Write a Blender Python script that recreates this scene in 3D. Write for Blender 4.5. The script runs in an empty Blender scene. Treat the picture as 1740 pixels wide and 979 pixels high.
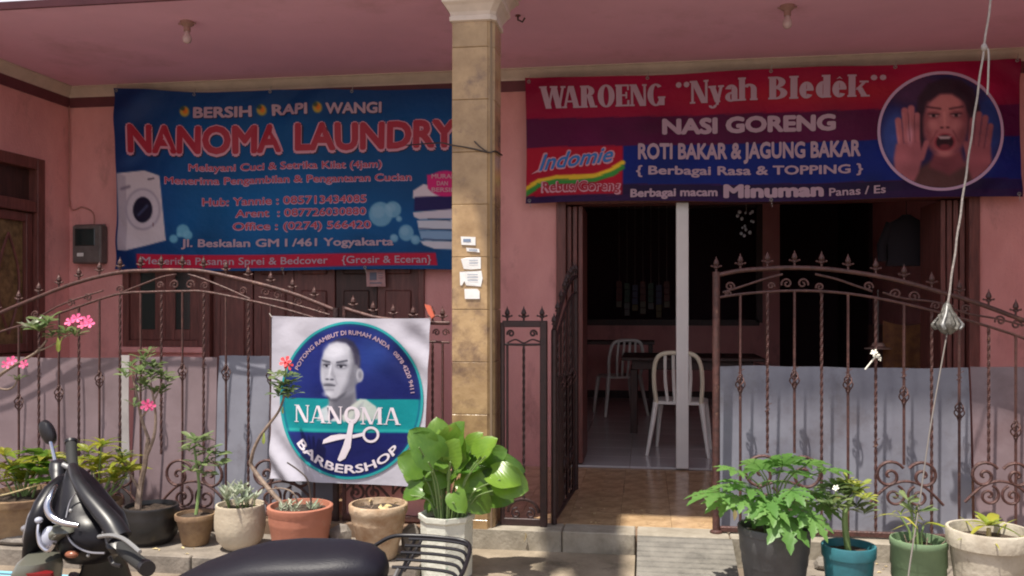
import bpy, bmesh, math, random
import numpy as np
from mathutils import Vector, Matrix, Euler
random.seed(7); np.random.seed(7)
sc = bpy.context.scene
COL = sc.collection
R = math.radians

# ------------------------------------------------------------------ camera
YAW = R(8.6); CZ = 1.42; F = 1500.0; HY = 520.0
SN, CS = math.sin(YAW), math.cos(YAW)
cd = bpy.data.cameras.new('camera'); cam = bpy.data.objects.new('camera', cd); COL.objects.link(cam)
cam.location = (0, 0, CZ); cam.rotation_euler = (R(90), 0, YAW)
cd.sensor_width = 36; cd.lens = 36 * F / 1740; cd.shift_y = (HY - 489.5) / 1740
cd.clip_start = 0.05; cd.clip_end = 900
sc.camera = cam
# ------------------------------------------------------------------ light
SUN_AZ = R(32); SUN_PROF = 3.1          # azimuth left of the street axis; tan of the profile angle on the facade
SUN_EL = math.atan(SUN_PROF * math.cos(SUN_AZ))
tosun = Vector((-math.sin(SUN_AZ) * math.cos(SUN_EL), -math.cos(SUN_AZ) * math.cos(SUN_EL), math.sin(SUN_EL)))
w = bpy.data.worlds.new('World'); sc.world = w; w.use_nodes = True
nt = w.node_tree; bg = nt.nodes['Background']
sky = nt.nodes.new('ShaderNodeTexSky'); sky.sky_type = 'NISHITA'; sky.sun_disc = False
sky.sun_elevation = SUN_EL; sky.sun_rotation = math.atan2(tosun.x, tosun.y); sky.air_density = 1.3; sky.dust_density = 1.5
bg.inputs[1].default_value = 0.12; nt.links.new(sky.outputs[0], bg.inputs[0])
# thin bright cloud over the sky, thicker towards the horizon
tcw = nt.nodes.new('ShaderNodeTexCoord'); sep = nt.nodes.new('ShaderNodeSeparateXYZ'); nt.links.new(tcw.outputs['Generated'], sep.inputs[0])
cn = nt.nodes.new('ShaderNodeTexNoise'); cn.inputs['Scale'].default_value = 2.2; cn.inputs['Detail'].default_value = 7; nt.links.new(tcw.outputs['Generated'], cn.inputs[0])
mh = nt.nodes.new('ShaderNodeMapRange'); nt.links.new(sep.outputs['Z'], mh.inputs[0]); mh.inputs[1].default_value = .35; mh.inputs[2].default_value = .75; mh.inputs[3].default_value = 1.0; mh.inputs[4].default_value = -.15
ad = nt.nodes.new('ShaderNodeMath'); ad.operation = 'ADD'; nt.links.new(mh.outputs[0], ad.inputs[0]); nt.links.new(cn.outputs[0], ad.inputs[1])
mc_ = nt.nodes.new('ShaderNodeMapRange'); nt.links.new(ad.outputs[0], mc_.inputs[0]); mc_.inputs[1].default_value = .45; mc_.inputs[2].default_value = .75
bg2 = nt.nodes.new('ShaderNodeBackground'); bg2.inputs[0].default_value = (.92,.90,1.0,1); bg2.inputs[1].default_value = .78
mw = nt.nodes.new('ShaderNodeMixShader'); nt.links.new(mc_.outputs[0], mw.inputs[0]); nt.links.new(bg.outputs[0], mw.inputs[1]); nt.links.new(bg2.outputs[0], mw.inputs[2]); nt.links.new(mw.outputs[0], nt.nodes['World Output'].inputs[0])
sd = bpy.data.lights.new('sun', 'SUN'); sd.energy = 5.0; sd.angle = R(0.9); sd.color = (1, .93, .82)
so = bpy.data.objects.new('sun', sd); COL.objects.link(so)
so.rotation_euler = tosun.to_track_quat('Z', 'Y').to_euler(); so.location = (-3, -3, 9)
sc.view_settings.view_transform = 'Standard'; sc.view_settings.look = 'None'
sc.view_settings.exposure = 0.45; sc.view_settings.gamma = 1
sc.render.engine = 'CYCLES'; sc.cycles.max_bounces = 8; sc.cycles.diffuse_bounces = 5
sc.cycles.use_denoising = True; sc.cycles.filter_width = 2.0

# ------------------------------------------------------------------ helpers
def at(px, py, Y):
    """pixel of the photograph + facade-parallel plane y=Y -> world point"""
    u = (px - 870) / F; v = (HY - py) / F
    t = Y / (CS + SN * u)
    return Vector((t * (-SN + CS * u), Y, CZ + t * v))
def cp(px, py, t):
    u = (px - 870) / F; v = (HY - py) / F
    return Vector((t * (-SN + CS * u), t * (CS + SN * u), CZ + t * v))
def X(px, Y): return at(px, 520, Y).x
def Z(px, py, Y): return at(px, py, Y).z
def zground(px, py, z):
    v = (HY - py) / F; t = (z - CZ) / v
    return cp(px, py, t)
def lin(c):
    return tuple(((x / 255) / 12.92 if x / 255 <= .04045 else ((x / 255 + .055) / 1.055) ** 2.4) for x in c)

ORI = {}
def reg(o, origin): ORI[o.name] = Vector(origin); return o
def thing(name, loc, label, cat, group=None, kind=None):
    o = bpy.data.objects.new(name, None); COL.objects.link(o); o.location = loc; o.empty_display_size = .1
    o['label'] = label; o['category'] = cat
    if group: o['group'] = group
    if kind: o['kind'] = kind
    return reg(o, loc)
def tag(o, label, cat, group=None):
    o['label'] = label; o['category'] = cat
    if group: o['group'] = group
    return o
def struct(o): o['kind'] = 'structure'; return o
def link(name, me, parent=None, loc=None, rot=None, label=None):
    o = bpy.data.objects.new(name, me); COL.objects.link(o)
    if parent is not None:
        o.parent = parent
        po = ORI.get(parent.name, Vector((0, 0, 0)))
    else: po = Vector((0, 0, 0))
    if loc is not None: o.location = Vector(loc) - po; ORI[o.name] = Vector(loc)
    else: ORI[o.name] = po
    if rot is not None: o.rotation_euler = rot
    if label: o['label'] = label
    return o

class MB:
    def __init__(s): s.v = []; s.f = []; s.marks = []
    def add(s, vs, fs):
        b = len(s.v); s.marks.append((b, len(s.f))); s.v += [tuple(p) for p in vs]; s.f += [tuple(i + b for i in f) for f in fs]; return s
    def box(s, x0, y0, z0, x1, y1, z1):
        vs = [(x0,y0,z0),(x1,y0,z0),(x1,y1,z0),(x0,y1,z0),(x0,y0,z1),(x1,y0,z1),(x1,y1,z1),(x0,y1,z1)]
        return s.add(vs, [(3,2,1,0),(4,5,6,7),(0,1,5,4),(1,2,6,5),(2,3,7,6),(3,0,4,7)])
    def bbox(s, x0, y0, z0, x1, y1, z1, b=.004):
        """box with a chamfer all round"""
        bm = bmesh.new(); r = bmesh.ops.create_cube(bm, size=1)
        for v in bm.verts: v.co = ((x0+x1)/2 + v.co.x*(x1-x0), (y0+y1)/2 + v.co.y*(y1-y0), (z0+z1)/2 + v.co.z*(z1-z0))
        bmesh.ops.bevel(bm, geom=bm.edges[:], offset=b, segments=1, affect='EDGES')
        bm.verts.index_update(); s.add([v.co[:] for v in bm.verts], [[v.index for v in f.verts] for f in bm.faces]); bm.free(); return s
    def tube(s, pts, r, n=6, twist=0, cap=True, rs=None, flat=1.0):
        pts = [Vector(p) for p in pts]; N = len(pts); rings = []
        up = Vector((0, 0, 1)); d0 = (pts[1] - pts[0]).normalized()
        if abs(d0.dot(up)) > .95: up = Vector((0, 1, 0))
        a = d0.cross(up).normalized()
        for i, p in enumerate(pts):
            d = (pts[min(i+1, N-1)] - pts[max(i-1, 0)])
            d = d.normalized() if d.length > 1e-9 else d0
            a = (a - d * a.dot(d)); a = a.normalized() if a.length > 1e-6 else d.orthogonal().normalized()
            b = d.cross(a)
            rr = rs[i] if rs else r
            rings.append([p + (a * math.cos(2*math.pi*k/n + twist*i) + b * flat * math.sin(2*math.pi*k/n + twist*i)) * rr for k in range(n)])
        vs = [q for ring in rings for q in ring]
        fs = [(i*n+k, i*n+(k+1) % n, (i+1)*n+(k+1) % n, (i+1)*n+k) for i in range(N-1) for k in range(n)]
        if cap: fs += [tuple(range(n))[::-1], tuple((N-1)*n+k for k in range(n))]
        return s.add(vs, fs)
    def lathe(s, prof, c=(0,0,0), n=28, sq=None, ang=0):
        """prof: (r,z) list; sq = number of flats (octagon etc.)"""
        n = sq or n; vs = []; fs = []
        for (r, z) in prof:
            for k in range(n):
                a = 2*math.pi*k/n + ang; vs.append((c[0]+r*math.cos(a), c[1]+r*math.sin(a), c[2]+z))
        for i in range(len(prof)-1):
            for k in range(n): fs.append((i*n+k, i*n+(k+1) % n, (i+1)*n+(k+1) % n, (i+1)*n+k))
        return s.add(vs, fs)
    def ball(s, c, r, n=8, m=6, sc3=(1,1,1)):
        prof = [(r*math.sin(math.pi*i/m), -r*math.cos(math.pi*i/m)) for i in range(m+1)]
        prof[0] = (1e-4, -r); prof[-1] = (1e-4, r); vs = []; fs = []
        for (q, z) in prof:
            for k in range(n):
                a = 2*math.pi*k/n; vs.append((c[0]+q*math.cos(a)*sc3[0], c[1]+q*math.sin(a)*sc3[1], c[2]+z*sc3[2]))
        for i in range(m):
            for k in range(n): fs.append((i*n+k, i*n+(k+1) % n, (i+1)*n+(k+1) % n, (i+1)*n+k))
        return s.add(vs, fs)
    def loft(s, secs, cap=True):
        n = len(secs[0]); vs = [p for q in secs for p in q]
        fs = [(i*n+k, i*n+(k+1) % n, (i+1)*n+(k+1) % n, (i+1)*n+k) for i in range(len(secs)-1) for k in range(n)]
        if cap: fs += [tuple(range(n))[::-1], tuple((len(secs)-1)*n+k for k in range(n))]
        return s.add(vs, fs)
    def prism(s, poly, y0, y1):
        """poly in (x,z), between two y"""
        n = len(poly); vs = [(p[0], y0, p[1]) for p in poly] + [(p[0], y1, p[1]) for p in poly]
        fs = [tuple(range(n)), tuple(range(2*n-1, n-1, -1))] + [(k, k+n, (k+1) % n+n, (k+1) % n) for k in range(n)]
        return s.add(vs, fs)
    def mesh(s, name, mat, smooth=False, origin=(0,0,0)):
        me = bpy.data.meshes.new(name); o = origin
        me.from_pydata([(p[0]-o[0], p[1]-o[1], p[2]-o[2]) for p in s.v], [], s.f)
        if mat: me.materials.append(mat)
        if smooth: me.shade_smooth()
        me.update(); return me
    def build(s, name, mat, parent=None, smooth=False, label=None):
        o = ORI.get(parent.name, Vector((0,0,0))) if parent is not None else (0,0,0)
        if smooth:
            me = s.mesh(name, mat, False, o); bm = bmesh.new(); bm.from_mesh(me)
            bmesh.ops.recalc_face_normals(bm, faces=bm.faces[:])
            for f in bm.faces: f.smooth = True
            for e in bm.edges:
                if len(e.link_faces) == 2 and e.calc_face_angle(0) > R(48): e.smooth = False
            bm.to_mesh(me); bm.free()
        else: me = s.mesh(name, mat, False, o)
        return link(name, me, parent, None, None, label)

def build_each(mb, name, mat_, parent=None, smooth=False):
    """every primitive in the builder becomes an object of its own"""
    out = []; mk = mb.marks+[(len(mb.v), len(mb.f))]
    for (v0, f0), (v1, f1) in zip(mk[:-1], mk[1:]):
        q = MB(); q.v = mb.v[v0:v1]; q.f = [tuple(i-v0 for i in f) for f in mb.f[f0:f1]]; out.append(q.build(name, mat_, parent, smooth))
    return out
def cat(pts, n=6):
    P = [Vector(p) for p in pts]; out = []
    for i in range(len(P)-1):
        p0, p1, p2, p3 = P[max(i-1,0)], P[i], P[i+1], P[min(i+2,len(P)-1)]
        for k in range(n):
            t = k/n; out.append(.5*((2*p1)+(p2-p0)*t+(2*p0-5*p1+4*p2-p3)*t*t+(3*p1-p0-3*p2+p3)*t**3))
    out.append(P[-1]); return out

# ------------------------------------------------------------------ materials
MATS = {}
def mat(name, c, rough=.6, metal=0, var=.0, vs=6, c2=None, bump=0, bs=40, c3=None, s3=2.0, t3=.55, w3=.12, rnd=0, spec=.5, coat=0, trans=0, stretch=None, sub=0):
    m = bpy.data.materials.new(name); m.use_nodes = True; n = m.node_tree; b = n.nodes['Principled BSDF']
    L = n.links.new
    b.inputs['Roughness'].default_value = rough; b.inputs['Metallic'].default_value = metal
    b.inputs['Specular IOR Level'].default_value = spec; b.inputs['Coat Weight'].default_value = coat
    b.inputs['Transmission Weight'].default_value = trans
    col = tuple(c) + (1,)
    tc = n.nodes.new('ShaderNodeTexCoord'); vec = tc.outputs['Object']
    if stretch:
        mp = n.nodes.new('ShaderNodeMapping'); mp.inputs['Scale'].default_value = stretch; L(vec, mp.inputs[0]); vec = mp.outputs[0]
    src = None
    if var or c2:
        nz = n.nodes.new('ShaderNodeTexNoise'); nz.inputs['Scale'].default_value = vs; nz.inputs['Detail'].default_value = 6; nz.inputs['Roughness'].default_value = .62
        L(vec, nz.inputs[0]); cr = n.nodes.new('ShaderNodeValToRGB'); L(nz.outputs[0], cr.inputs[0])
        lo = c2 if c2 else tuple(x*(1-var) for x in c); hi = c if c2 else tuple(min(1, x*(1+var)) for x in c)
        cr.color_ramp.elements[0].position = .36; cr.color_ramp.elements[1].position = .66
        cr.color_ramp.elements[0].color = tuple(lo)+(1,); cr.color_ramp.elements[1].color = tuple(hi)+(1,); src = cr.outputs[0]
    if c3:
        nz = n.nodes.new('ShaderNodeTexNoise'); nz.inputs['Scale'].default_value = s3; nz.inputs['Detail'].default_value = 8; nz.inputs['Roughness'].default_value = .7
        L(vec, nz.inputs[0]); mr = n.nodes.new('ShaderNodeMapRange'); L(nz.outputs[0], mr.inputs[0])
        mr.inputs[1].default_value = t3; mr.inputs[2].default_value = t3 + w3
        mx = n.nodes.new('ShaderNodeMix'); mx.data_type = 'RGBA'; L(mr.outputs[0], mx.inputs[0])
        if src: L(src, mx.inputs[6])
        else: mx.inputs[6].default_value = col
        mx.inputs[7].default_value = tuple(c3)+(1,); src = mx.outputs[2]
    if rnd:
        oi = n.nodes.new('ShaderNodeObjectInfo'); mr = n.nodes.new('ShaderNodeMapRange'); L(oi.outputs['Random'], mr.inputs[0])
        mr.inputs[3].default_value = 1-rnd; mr.inputs[4].default_value = 1+rnd
        hs = n.nodes.new('ShaderNodeHueSaturation'); L(mr.outputs[0], hs.inputs['Value'])
        if src: L(src, hs.inputs['Color'])
        else: hs.inputs['Color'].default_value = col
        src = hs.outputs[0]
    if src: L(src, b.inputs['Base Color'])
    else: b.inputs['Base Color'].default_value = col
    if bump:
        nz = n.nodes.new('ShaderNodeTexNoise'); nz.inputs['Scale'].default_value = bs; nz.inputs['Detail'].default_value = 5; L(vec, nz.inputs[0])
        bp = n.nodes.new('ShaderNodeBump'); bp.inputs['Strength'].default_value = bump; bp.inputs['Distance'].default_value = .01
        L(nz.outputs[0], bp.inputs['Height']); L(bp.outputs[0], b.inputs['Normal'])
    if sub: b.inputs['Subsurface Weight'].default_value = sub; b.inputs['Subsurface Radius'].default_value = (.02,.02,.01); b.inputs['Subsurface Scale'].default_value = .3
    MATS[name] = m; return m
def leafmat(name, c, c2, tr=.35, rough=.42):
    m = bpy.data.materials.new(name); m.use_nodes = True; n = m.node_tree; b = n.nodes['Principled BSDF']; L = n.links.new
    oi = n.nodes.new('ShaderNodeObjectInfo'); tc = n.nodes.new('ShaderNodeTexCoord')
    nz = n.nodes.new('ShaderNodeTexNoise'); nz.inputs['Scale'].default_value = 18; L(tc.outputs['Object'], nz.inputs[0])
    ad = n.nodes.new('ShaderNodeMath'); ad.operation = 'MULTIPLY_ADD'; L(nz.outputs[0], ad.inputs[0]); ad.inputs[1].default_value = .7; L(oi.outputs['Random'], ad.inputs[2])
    mr = n.nodes.new('ShaderNodeMapRange'); L(ad.outputs[0], mr.inputs[0]); mr.inputs[1].default_value = .2; mr.inputs[2].default_value = 1.4
    mx = n.nodes.new('ShaderNodeMix'); mx.data_type = 'RGBA'; L(mr.outputs[0], mx.inputs[0]); mx.inputs[6].default_value = tuple(c)+(1,); mx.inputs[7].default_value = tuple(c2)+(1,)
    old = n.nodes.new('ShaderNodeMix'); old.data_type = 'RGBA'; ms2 = n.nodes.new('ShaderNodeMapRange'); L(ad.outputs[0], ms2.inputs[0]); ms2.inputs[1].default_value = 1.38; ms2.inputs[2].default_value = 1.50
    L(ms2.outputs[0], old.inputs[0]); L(mx.outputs[2], old.inputs[6]); old.inputs[7].default_value = (.36,.22,.06,1); mx = old
    wv = n.nodes.new('ShaderNodeTexWave'); wv.wave_type = 'BANDS'; wv.bands_direction = 'DIAGONAL'; wv.inputs['Scale'].default_value = 22; wv.inputs['Distortion'].default_value = 1.5; L(tc.outputs['Object'], wv.inputs[0])
    bpv = n.nodes.new('ShaderNodeBump'); bpv.inputs['Strength'].default_value = .12; bpv.inputs['Distance'].default_value = .004; L(wv.outputs[1], bpv.inputs['Height']); L(bpv.outputs[0], b.inputs['Normal'])
    L(mx.outputs[2], b.inputs['Base Color']); b.inputs['Roughness'].default_value = rough
    t = n.nodes.new('ShaderNodeBsdfTranslucent'); hs = n.nodes.new('ShaderNodeHueSaturation'); hs.inputs['Value'].default_value = 1.6; L(mx.outputs[2], hs.inputs['Color']); L(hs.outputs[0], t.inputs[0])
    ms = n.nodes.new('ShaderNodeMixShader'); ms.inputs[0].default_value = tr; L(b.outputs[0], ms.inputs[1]); L(t.outputs[0], ms.inputs[2])
    L(ms.outputs[0], n.nodes['Material Output'].inputs[0]); return m
def printmat(name, rough=.45, tr=0):
    m = bpy.data.materials.new(name); m.use_nodes = True; n = m.node_tree; b = n.nodes['Principled BSDF']
    a = n.nodes.new('ShaderNodeAttribute'); a.attribute_name = 'print'; n.links.new(a.outputs[0], b.inputs['Base Color'])
    b.inputs['Roughness'].default_value = rough; b.inputs['Specular IOR Level'].default_value = .25
    tc = n.nodes.new('ShaderNodeTexCoord'); nz = n.nodes.new('ShaderNodeTexNoise'); nz.inputs['Scale'].default_value = 9; nz.inputs['Detail'].default_value = 4
    n.links.new(tc.outputs['Object'], nz.inputs[0]); bp = n.nodes.new('ShaderNodeBump'); bp.inputs['Strength'].default_value = .5; bp.inputs['Distance'].default_value = .03
    n.links.new(nz.outputs[0], bp.inputs['Height']); n.links.new(bp.outputs[0], b.inputs['Normal'])
    return m

M = {}
M['pink'] = mat('pink_plaster', (.80,.395,.375), .8, c2=(.66,.30,.285), vs=1.6, bump=.45, bs=60, c3=(.38,.18,.165), s3=2.3, t3=.55, w3=.24, stretch=(1.3,1.3,.7))
M['ceil'] = mat('ceiling_paint', (.86,.50,.68), .8, var=.05, vs=1.2, bump=.12, bs=30, c3=(.62,.34,.43), s3=1.1, t3=.55, w3=.25)
M['cream'] = mat('cream_moulding', (.62,.52,.44), .6, var=.08, vs=8, bump=.15, bs=50)
M['band'] = mat('maroon_band_paint', (.13,.035,.045), .6, var=.15, vs=5)
M['wood'] = mat('brown_painted_wood', (.15,.05,.042), .45, var=.3, vs=5, stretch=(8,8,1), bump=.15, bs=30)
M['wood2'] = mat('dark_wood', (.055,.022,.018), .5, var=.3, vs=6, stretch=(8,8,1))
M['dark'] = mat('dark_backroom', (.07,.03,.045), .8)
M['pale'] = mat('pale_grey_sheet_strip', (.48,.45,.45), .5, c2=(.36,.33,.33), vs=4)
M['jack'] = mat('black_jacket_cloth', (.010,.006,.010), .9)
M['glass'] = mat('window_glass', (.02,.03,.03), .12, spec=.7)
M['amber'] = mat('patterned_glass', (.20,.13,.06), .25, var=.4, vs=14, bump=.4, bs=30)
M['floor'] = mat('white_floor_tile', (.52,.50,.50), .16, var=.04, vs=3, rnd=.05)
M['grout'] = mat('floor_grout', (.20,.13,.085), .9)
M['ttile'] = mat('brown_terrace_tile', (.62,.43,.25), .2, c2=(.36,.235,.13), vs=6.0, rnd=.04, c3=(.20,.125,.07), s3=5, t3=.56, w3=.14)
M['stone'] = mat('beige_pillar_tile', (.50,.34,.18), .22, c2=(.30,.19,.095), vs=4, bump=.25, bs=25, c3=(.19,.12,.08), s3=4.5, t3=.51, w3=.16, rnd=.10)
M['mortar'] = mat('pillar_mortar', (.22,.155,.10), .9)
M['conc'] = mat('grey_concrete', (.28,.24,.20), .85, c2=(.17,.145,.12), vs=7, bump=.5, bs=45, c3=(.12,.105,.09), s3=3.2, t3=.56, w3=.16)
M['street'] = mat('street_paving', (.27,.215,.16), .9, c2=(.16,.125,.095), vs=2.6, bump=.6, bs=55, c3=(.14,.115,.09), s3=1.7, t3=.57, w3=.14)
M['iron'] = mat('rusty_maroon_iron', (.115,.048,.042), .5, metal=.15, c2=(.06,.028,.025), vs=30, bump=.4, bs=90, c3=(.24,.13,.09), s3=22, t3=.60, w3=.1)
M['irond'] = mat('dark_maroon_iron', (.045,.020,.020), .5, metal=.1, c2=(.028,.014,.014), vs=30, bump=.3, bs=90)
M['sheet'] = mat('grey_plastic_sheet', (.25,.255,.305), .24, c2=(.19,.19,.235), vs=2.6, bump=.4, bs=5, c3=(.13,.115,.135), s3=2.4, t3=.54, w3=.2)
M['sheetp'] = mat('pinkish_plastic_sheet', (.27,.20,.22), .3, c2=(.20,.145,.16), vs=2.6, bump=.4, bs=5, c3=(.17,.11,.12), s3=2.4, t3=.54, w3=.2)
M['alu'] = mat('white_aluminium', (.74,.72,.70), .35, var=.04, vs=4)
M['plastic'] = mat('white_plastic_chair', (.80,.78,.74), .35, var=.03, vs=6)
M['plasticy'] = mat('yellowed_plastic', (.78,.72,.56), .35)
M['holder'] = mat('painted_lamp_holder', (.34,.20,.18), .6)
M['meter'] = mat('grey_meter_box', (.13,.11,.105), .5, var=.2, vs=12)
M['paper'] = mat('white_paper', (.78,.77,.76), .8, var=.05, vs=30)
M['ink'] = mat('grey_ink', (.14,.15,.2), .8)
M['rope'] = mat('white_rope', (.40,.36,.34), .7, var=.15, vs=60)
M['cord'] = mat('grey_cord', (.16,.14,.13), .8)
M['cement'] = mat('pale_cement', (.37,.33,.27), .85, c2=(.24,.21,.165), vs=7, bump=.4, bs=45, c3=(.16,.14,.115), s3=3.2, t3=.58, w3=.14)
M['apron'] = mat('stained_cement_apron', (.34,.28,.21), .9, c2=(.20,.16,.115), vs=3.5, bump=.6, bs=45, c3=(.10,.085,.06), s3=2.6, t3=.54, w3=.14)
M['rampc'] = mat('worn_grey_ramp_concrete', (.23,.215,.19), .9, c2=(.15,.14,.125), vs=9, bump=.6, bs=50, c3=(.09,.085,.075), s3=4, t3=.55, w3=.14)
M['wire'] = mat('dark_wire', (.05,.035,.03), .6)
M['soil'] = mat('potting_soil', (.075,.05,.035), .95, c2=(.035,.024,.018), vs=40, bump=.9, bs=60)
M['bark'] = mat('grey_adenium_bark', (.30,.22,.17), .75, c2=(.17,.12,.09), vs=30, bump=.4, bs=70)
M['hose'] = mat('light_blue_hose', (.22,.50,.66), .4)
M['clear'] = mat('clear_plastic_bag', (.22,.21,.19), .25, var=.5, vs=40, trans=.35, bump=.6, bs=60)
M['blk'] = mat('black_plastic', (.012,.011,.014), .38, var=.2, vs=30)
M['seat'] = mat('black_vinyl_seat', (.010,.009,.016), .48, bump=.15, bs=220, spec=.35, c3=(.03,.028,.03), s3=9, t3=.6, w3=.2)
M['gloss'] = mat('gloss_black_paint', (.008,.007,.010), .34, spec=.3, var=.4, vs=14, bump=.06, bs=30)
M['silver'] = mat('silver_body_paint', (.30,.29,.31), .3, metal=.6, coat=.3)
M['chrome'] = mat('bright_chrome', (.55,.54,.58), .2, metal=1)
M['olive'] = mat('greygreen_body_panel', (.13,.13,.105), .35, metal=.2, coat=.3)
M['red'] = mat('red_light_plastic', (.18,.01,.012), .3)
M['tyre'] = mat('black_rubber', (.02,.02,.02), .8)
M['lens'] = mat('headlight_lens', (.40,.42,.50), .12, spec=.7)
M['orange'] = mat('orange_brown_cloth', (.24,.10,.03), .8, c2=(.12,.04,.02), vs=12)
M['ribbon'] = mat('orange_red_ribbon', (.65,.14,.08), .6)
M['petal'] = mat('pink_petals', (.75,.10,.26), .6, rnd=.2)
M['petalr'] = mat('red_petals', (.70,.05,.06), .6, rnd=.1)
M['petalw'] = mat('white_petals', (.80,.78,.68), .6)
M['dry'] = mat('dry_yellow_leaf', (.62,.50,.26), .7)
M['bulb'] = mat('unlit_bulb_glass', (.52,.38,.38), .3)
M['stonegrey'] = mat('rough_grey_stone', (.27,.24,.21), .9, c2=(.17,.15,.13), vs=12, bump=.8, bs=30)
M['roof'] = mat('grey_roof_sheet', (.25,.24,.23), .6, var=.2, vs=3)
M['steel'] = mat('galvanised_steel', (.3,.3,.3), .5, metal=.5)
P_BLACK = mat('black_glazed_pot', (.016,.014,.014), .35, var=.3, vs=8, bump=.2, bs=20)
P_BROWN = mat('weathered_tan_pot', (.33,.22,.12), .8, c2=(.17,.10,.06), vs=7, bump=.5, bs=40)
P_CREAM = mat('cream_cement_pot', (.58,.50,.38), .7, c2=(.44,.37,.28), vs=6, bump=.3, bs=50, c3=(.25,.2,.14), s3=6, t3=.64, w3=.15)
P_TERRA = mat('terracotta_plastic_pot', (.46,.18,.115), .6, c2=(.36,.135,.085), vs=5, bump=.2, bs=40, c3=(.36,.24,.17), s3=5, t3=.58, w3=.14)
P_CLAY = mat('lime_stained_clay_pot', (.52,.40,.28), .85, c2=(.30,.18,.10), vs=8, bump=.6, bs=50, c3=(.14,.09,.06), s3=7, t3=.6, w3=.1)
P_GW = mat('whitewashed_green_pot', (.66,.66,.58), .7, c2=(.56,.57,.50), vs=9, bump=.4, bs=40, c3=(.05,.25,.15), s3=9, t3=.60, w3=.08)
P_GREY = mat('charcoal_plastic_pot', (.095,.098,.105), .55, c2=(.06,.06,.065), vs=6, bump=.15, bs=40, c3=(.19,.17,.15), s3=5, t3=.60, w3=.14)
P_TEAL = mat('teal_blue_plastic_pot', (.03,.15,.185), .45, var=.2, vs=8, c3=(.12,.22,.22), s3=7, t3=.62, w3=.1)
P_GREEN = mat('sage_green_plastic_pot', (.19,.29,.16), .6, c2=(.13,.20,.11), vs=5, bump=.15, bs=40, c3=(.26,.25,.18), s3=5, t3=.60, w3=.14)
P_WHITE = mat('dirty_white_cement_pot', (.56,.51,.42), .75, c2=(.38,.33,.26), vs=7, bump=.4, bs=40, c3=(.18,.15,.11), s3=6, t3=.62, w3=.12)
L_AD = leafmat('adenium_leaf', (.07,.13,.045), (.22,.28,.12))
L_ADY = leafmat('yellowish_leaf', (.22,.30,.05), (.42,.42,.10))
L_BIG = leafmat('bright_broad_leaf', (.055,.15,.02), (.20,.34,.045), .35, .32)
L_PAP = leafmat('papaya_leaf', (.09,.22,.05), (.20,.36,.10), .4)
L_CRO = leafmat('croton_leaf', (.16,.26,.03), (.45,.42,.06), .35)
L_SIL = leafmat('silvery_leaf', (.20,.26,.17), (.42,.44,.34), .2)
L_TREE = leafmat('tree_leaf', (.05,.10,.02), (.10,.18,.04), .3)
M['stem'] = mat('green_stem', (.16,.24,.08), .5)

# ------------------------------------------------------------------ ground
FY = 5.05      # fence plane
WY = 6.97      # front wall plane
ZT = 0.15      # terrace height
m = MB(); m.add([(-300,-300,-.08),(300,-300,-.08),(300,2.9,-.08),(-300,2.9,-.08),(-300,4.4,-.012),(300,4.4,-.012),(300,300,-.012),(-300,300,-.012)],
                [(0,1,2,3),(3,2,5,4),(4,5,6,7)])
struct(m.build('street', M['street']))
# planter ledge on the left
xp = -1.16
m = MB(); m.box(-5.6,4.44,-.06, xp,4.93,.075); struct(m.build('planter_ledge', M['conc']))
m = MB()
for k in range(7):
    x0 = -5.6 + k*.64; m.bbox(x0+.004, 4.40, -.05, min(x0+.636, xp), 4.438, .082, .006)
for k in range(7): pass
for q in build_each(m, 'kerb_stone', M['conc']): struct(q)
# terrace
TX0, TX1 = -4.95, 3.8
m = MB(); m.box(TX0-.6,4.985,-.06,TX1,WY,ZT-.012); terrace = struct(m.build('terrace_floor', M['grout']))
tm = MB().bbox(-.1493,-.1493,-.02,.1493,.1493,.004,.0008).mesh('tile', M['ttile'])
ny = 6
x = -4.95+.15
while x < TX1-.1:
    for j in range(ny):
        link('tile', tm, terrace, (x, 5.14+.15+j*.3, ZT-.004 + random.uniform(-.0006,.0006)))
    x += .3
# front edge of the terrace: light cement nosing pieces, with a joint
def X5(px): return X(px, 4.97)
m = MB()
for a, b in ((xp+.02, X5(955)-.003), (X5(955)+.003, X5(1081)-.006), (X5(1081)+.006, X5(1240)), (X5(1240)+.006, TX1)):
    m.bbox(a, 4.95, -.05, b, 5.135, ZT+.002, .006)
for q in build_each(m, 'terrace_step', M['cement']): struct(q)
m = MB(); m.box(-1.16,4.9,-.05,xp+.02,4.95,.02)
# ramp with cross grooves
rx0, rx1 = X5(1083), X5(1243)
m = MB(); n = 14; prof = []
for k in range(n+1):
    yy = 4.945 - k*.72/n; zz = ZT-.005 - (ZT+.02)*k/n
    prof.append((yy, zz)); 
    if k < n: prof.append((yy-.008, zz-.014)); prof.append((yy-.016, zz-.004))
vs = []; fs = []
for (yy, zz) in prof: vs += [(rx0,yy,zz),(rx1,yy,zz),(rx0,yy,-.09),(rx1,yy,-.09)]
for i in range(len(prof)-1):
    a = i*4; b = a+4
    fs += [(a,a+1,b+1,b),(a,b,b+2,a+2),(a+1,a+3,b+3,b+1)]
m.add(vs, fs); struct(m.build('concrete_ramp', M['rampc']))
# ledge right of the ramp
m = MB(); m.box(rx1+.16,4.62,-.06,TX1,4.948,.05); struct(m.build('low_kerb', M['conc']))
m = MB(); m.add([(xp+.04,4.949,.036),(rx0-.012,4.949,.036),(rx0-.012,4.5,.020),(xp+.04,4.5,.020),(xp+.04,4.0,-.045),(rx0-.012,4.0,-.045)],[(0,3,2,1),(3,4,5,2)])
struct(m.build('cement_apron', M['apron']))

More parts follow.
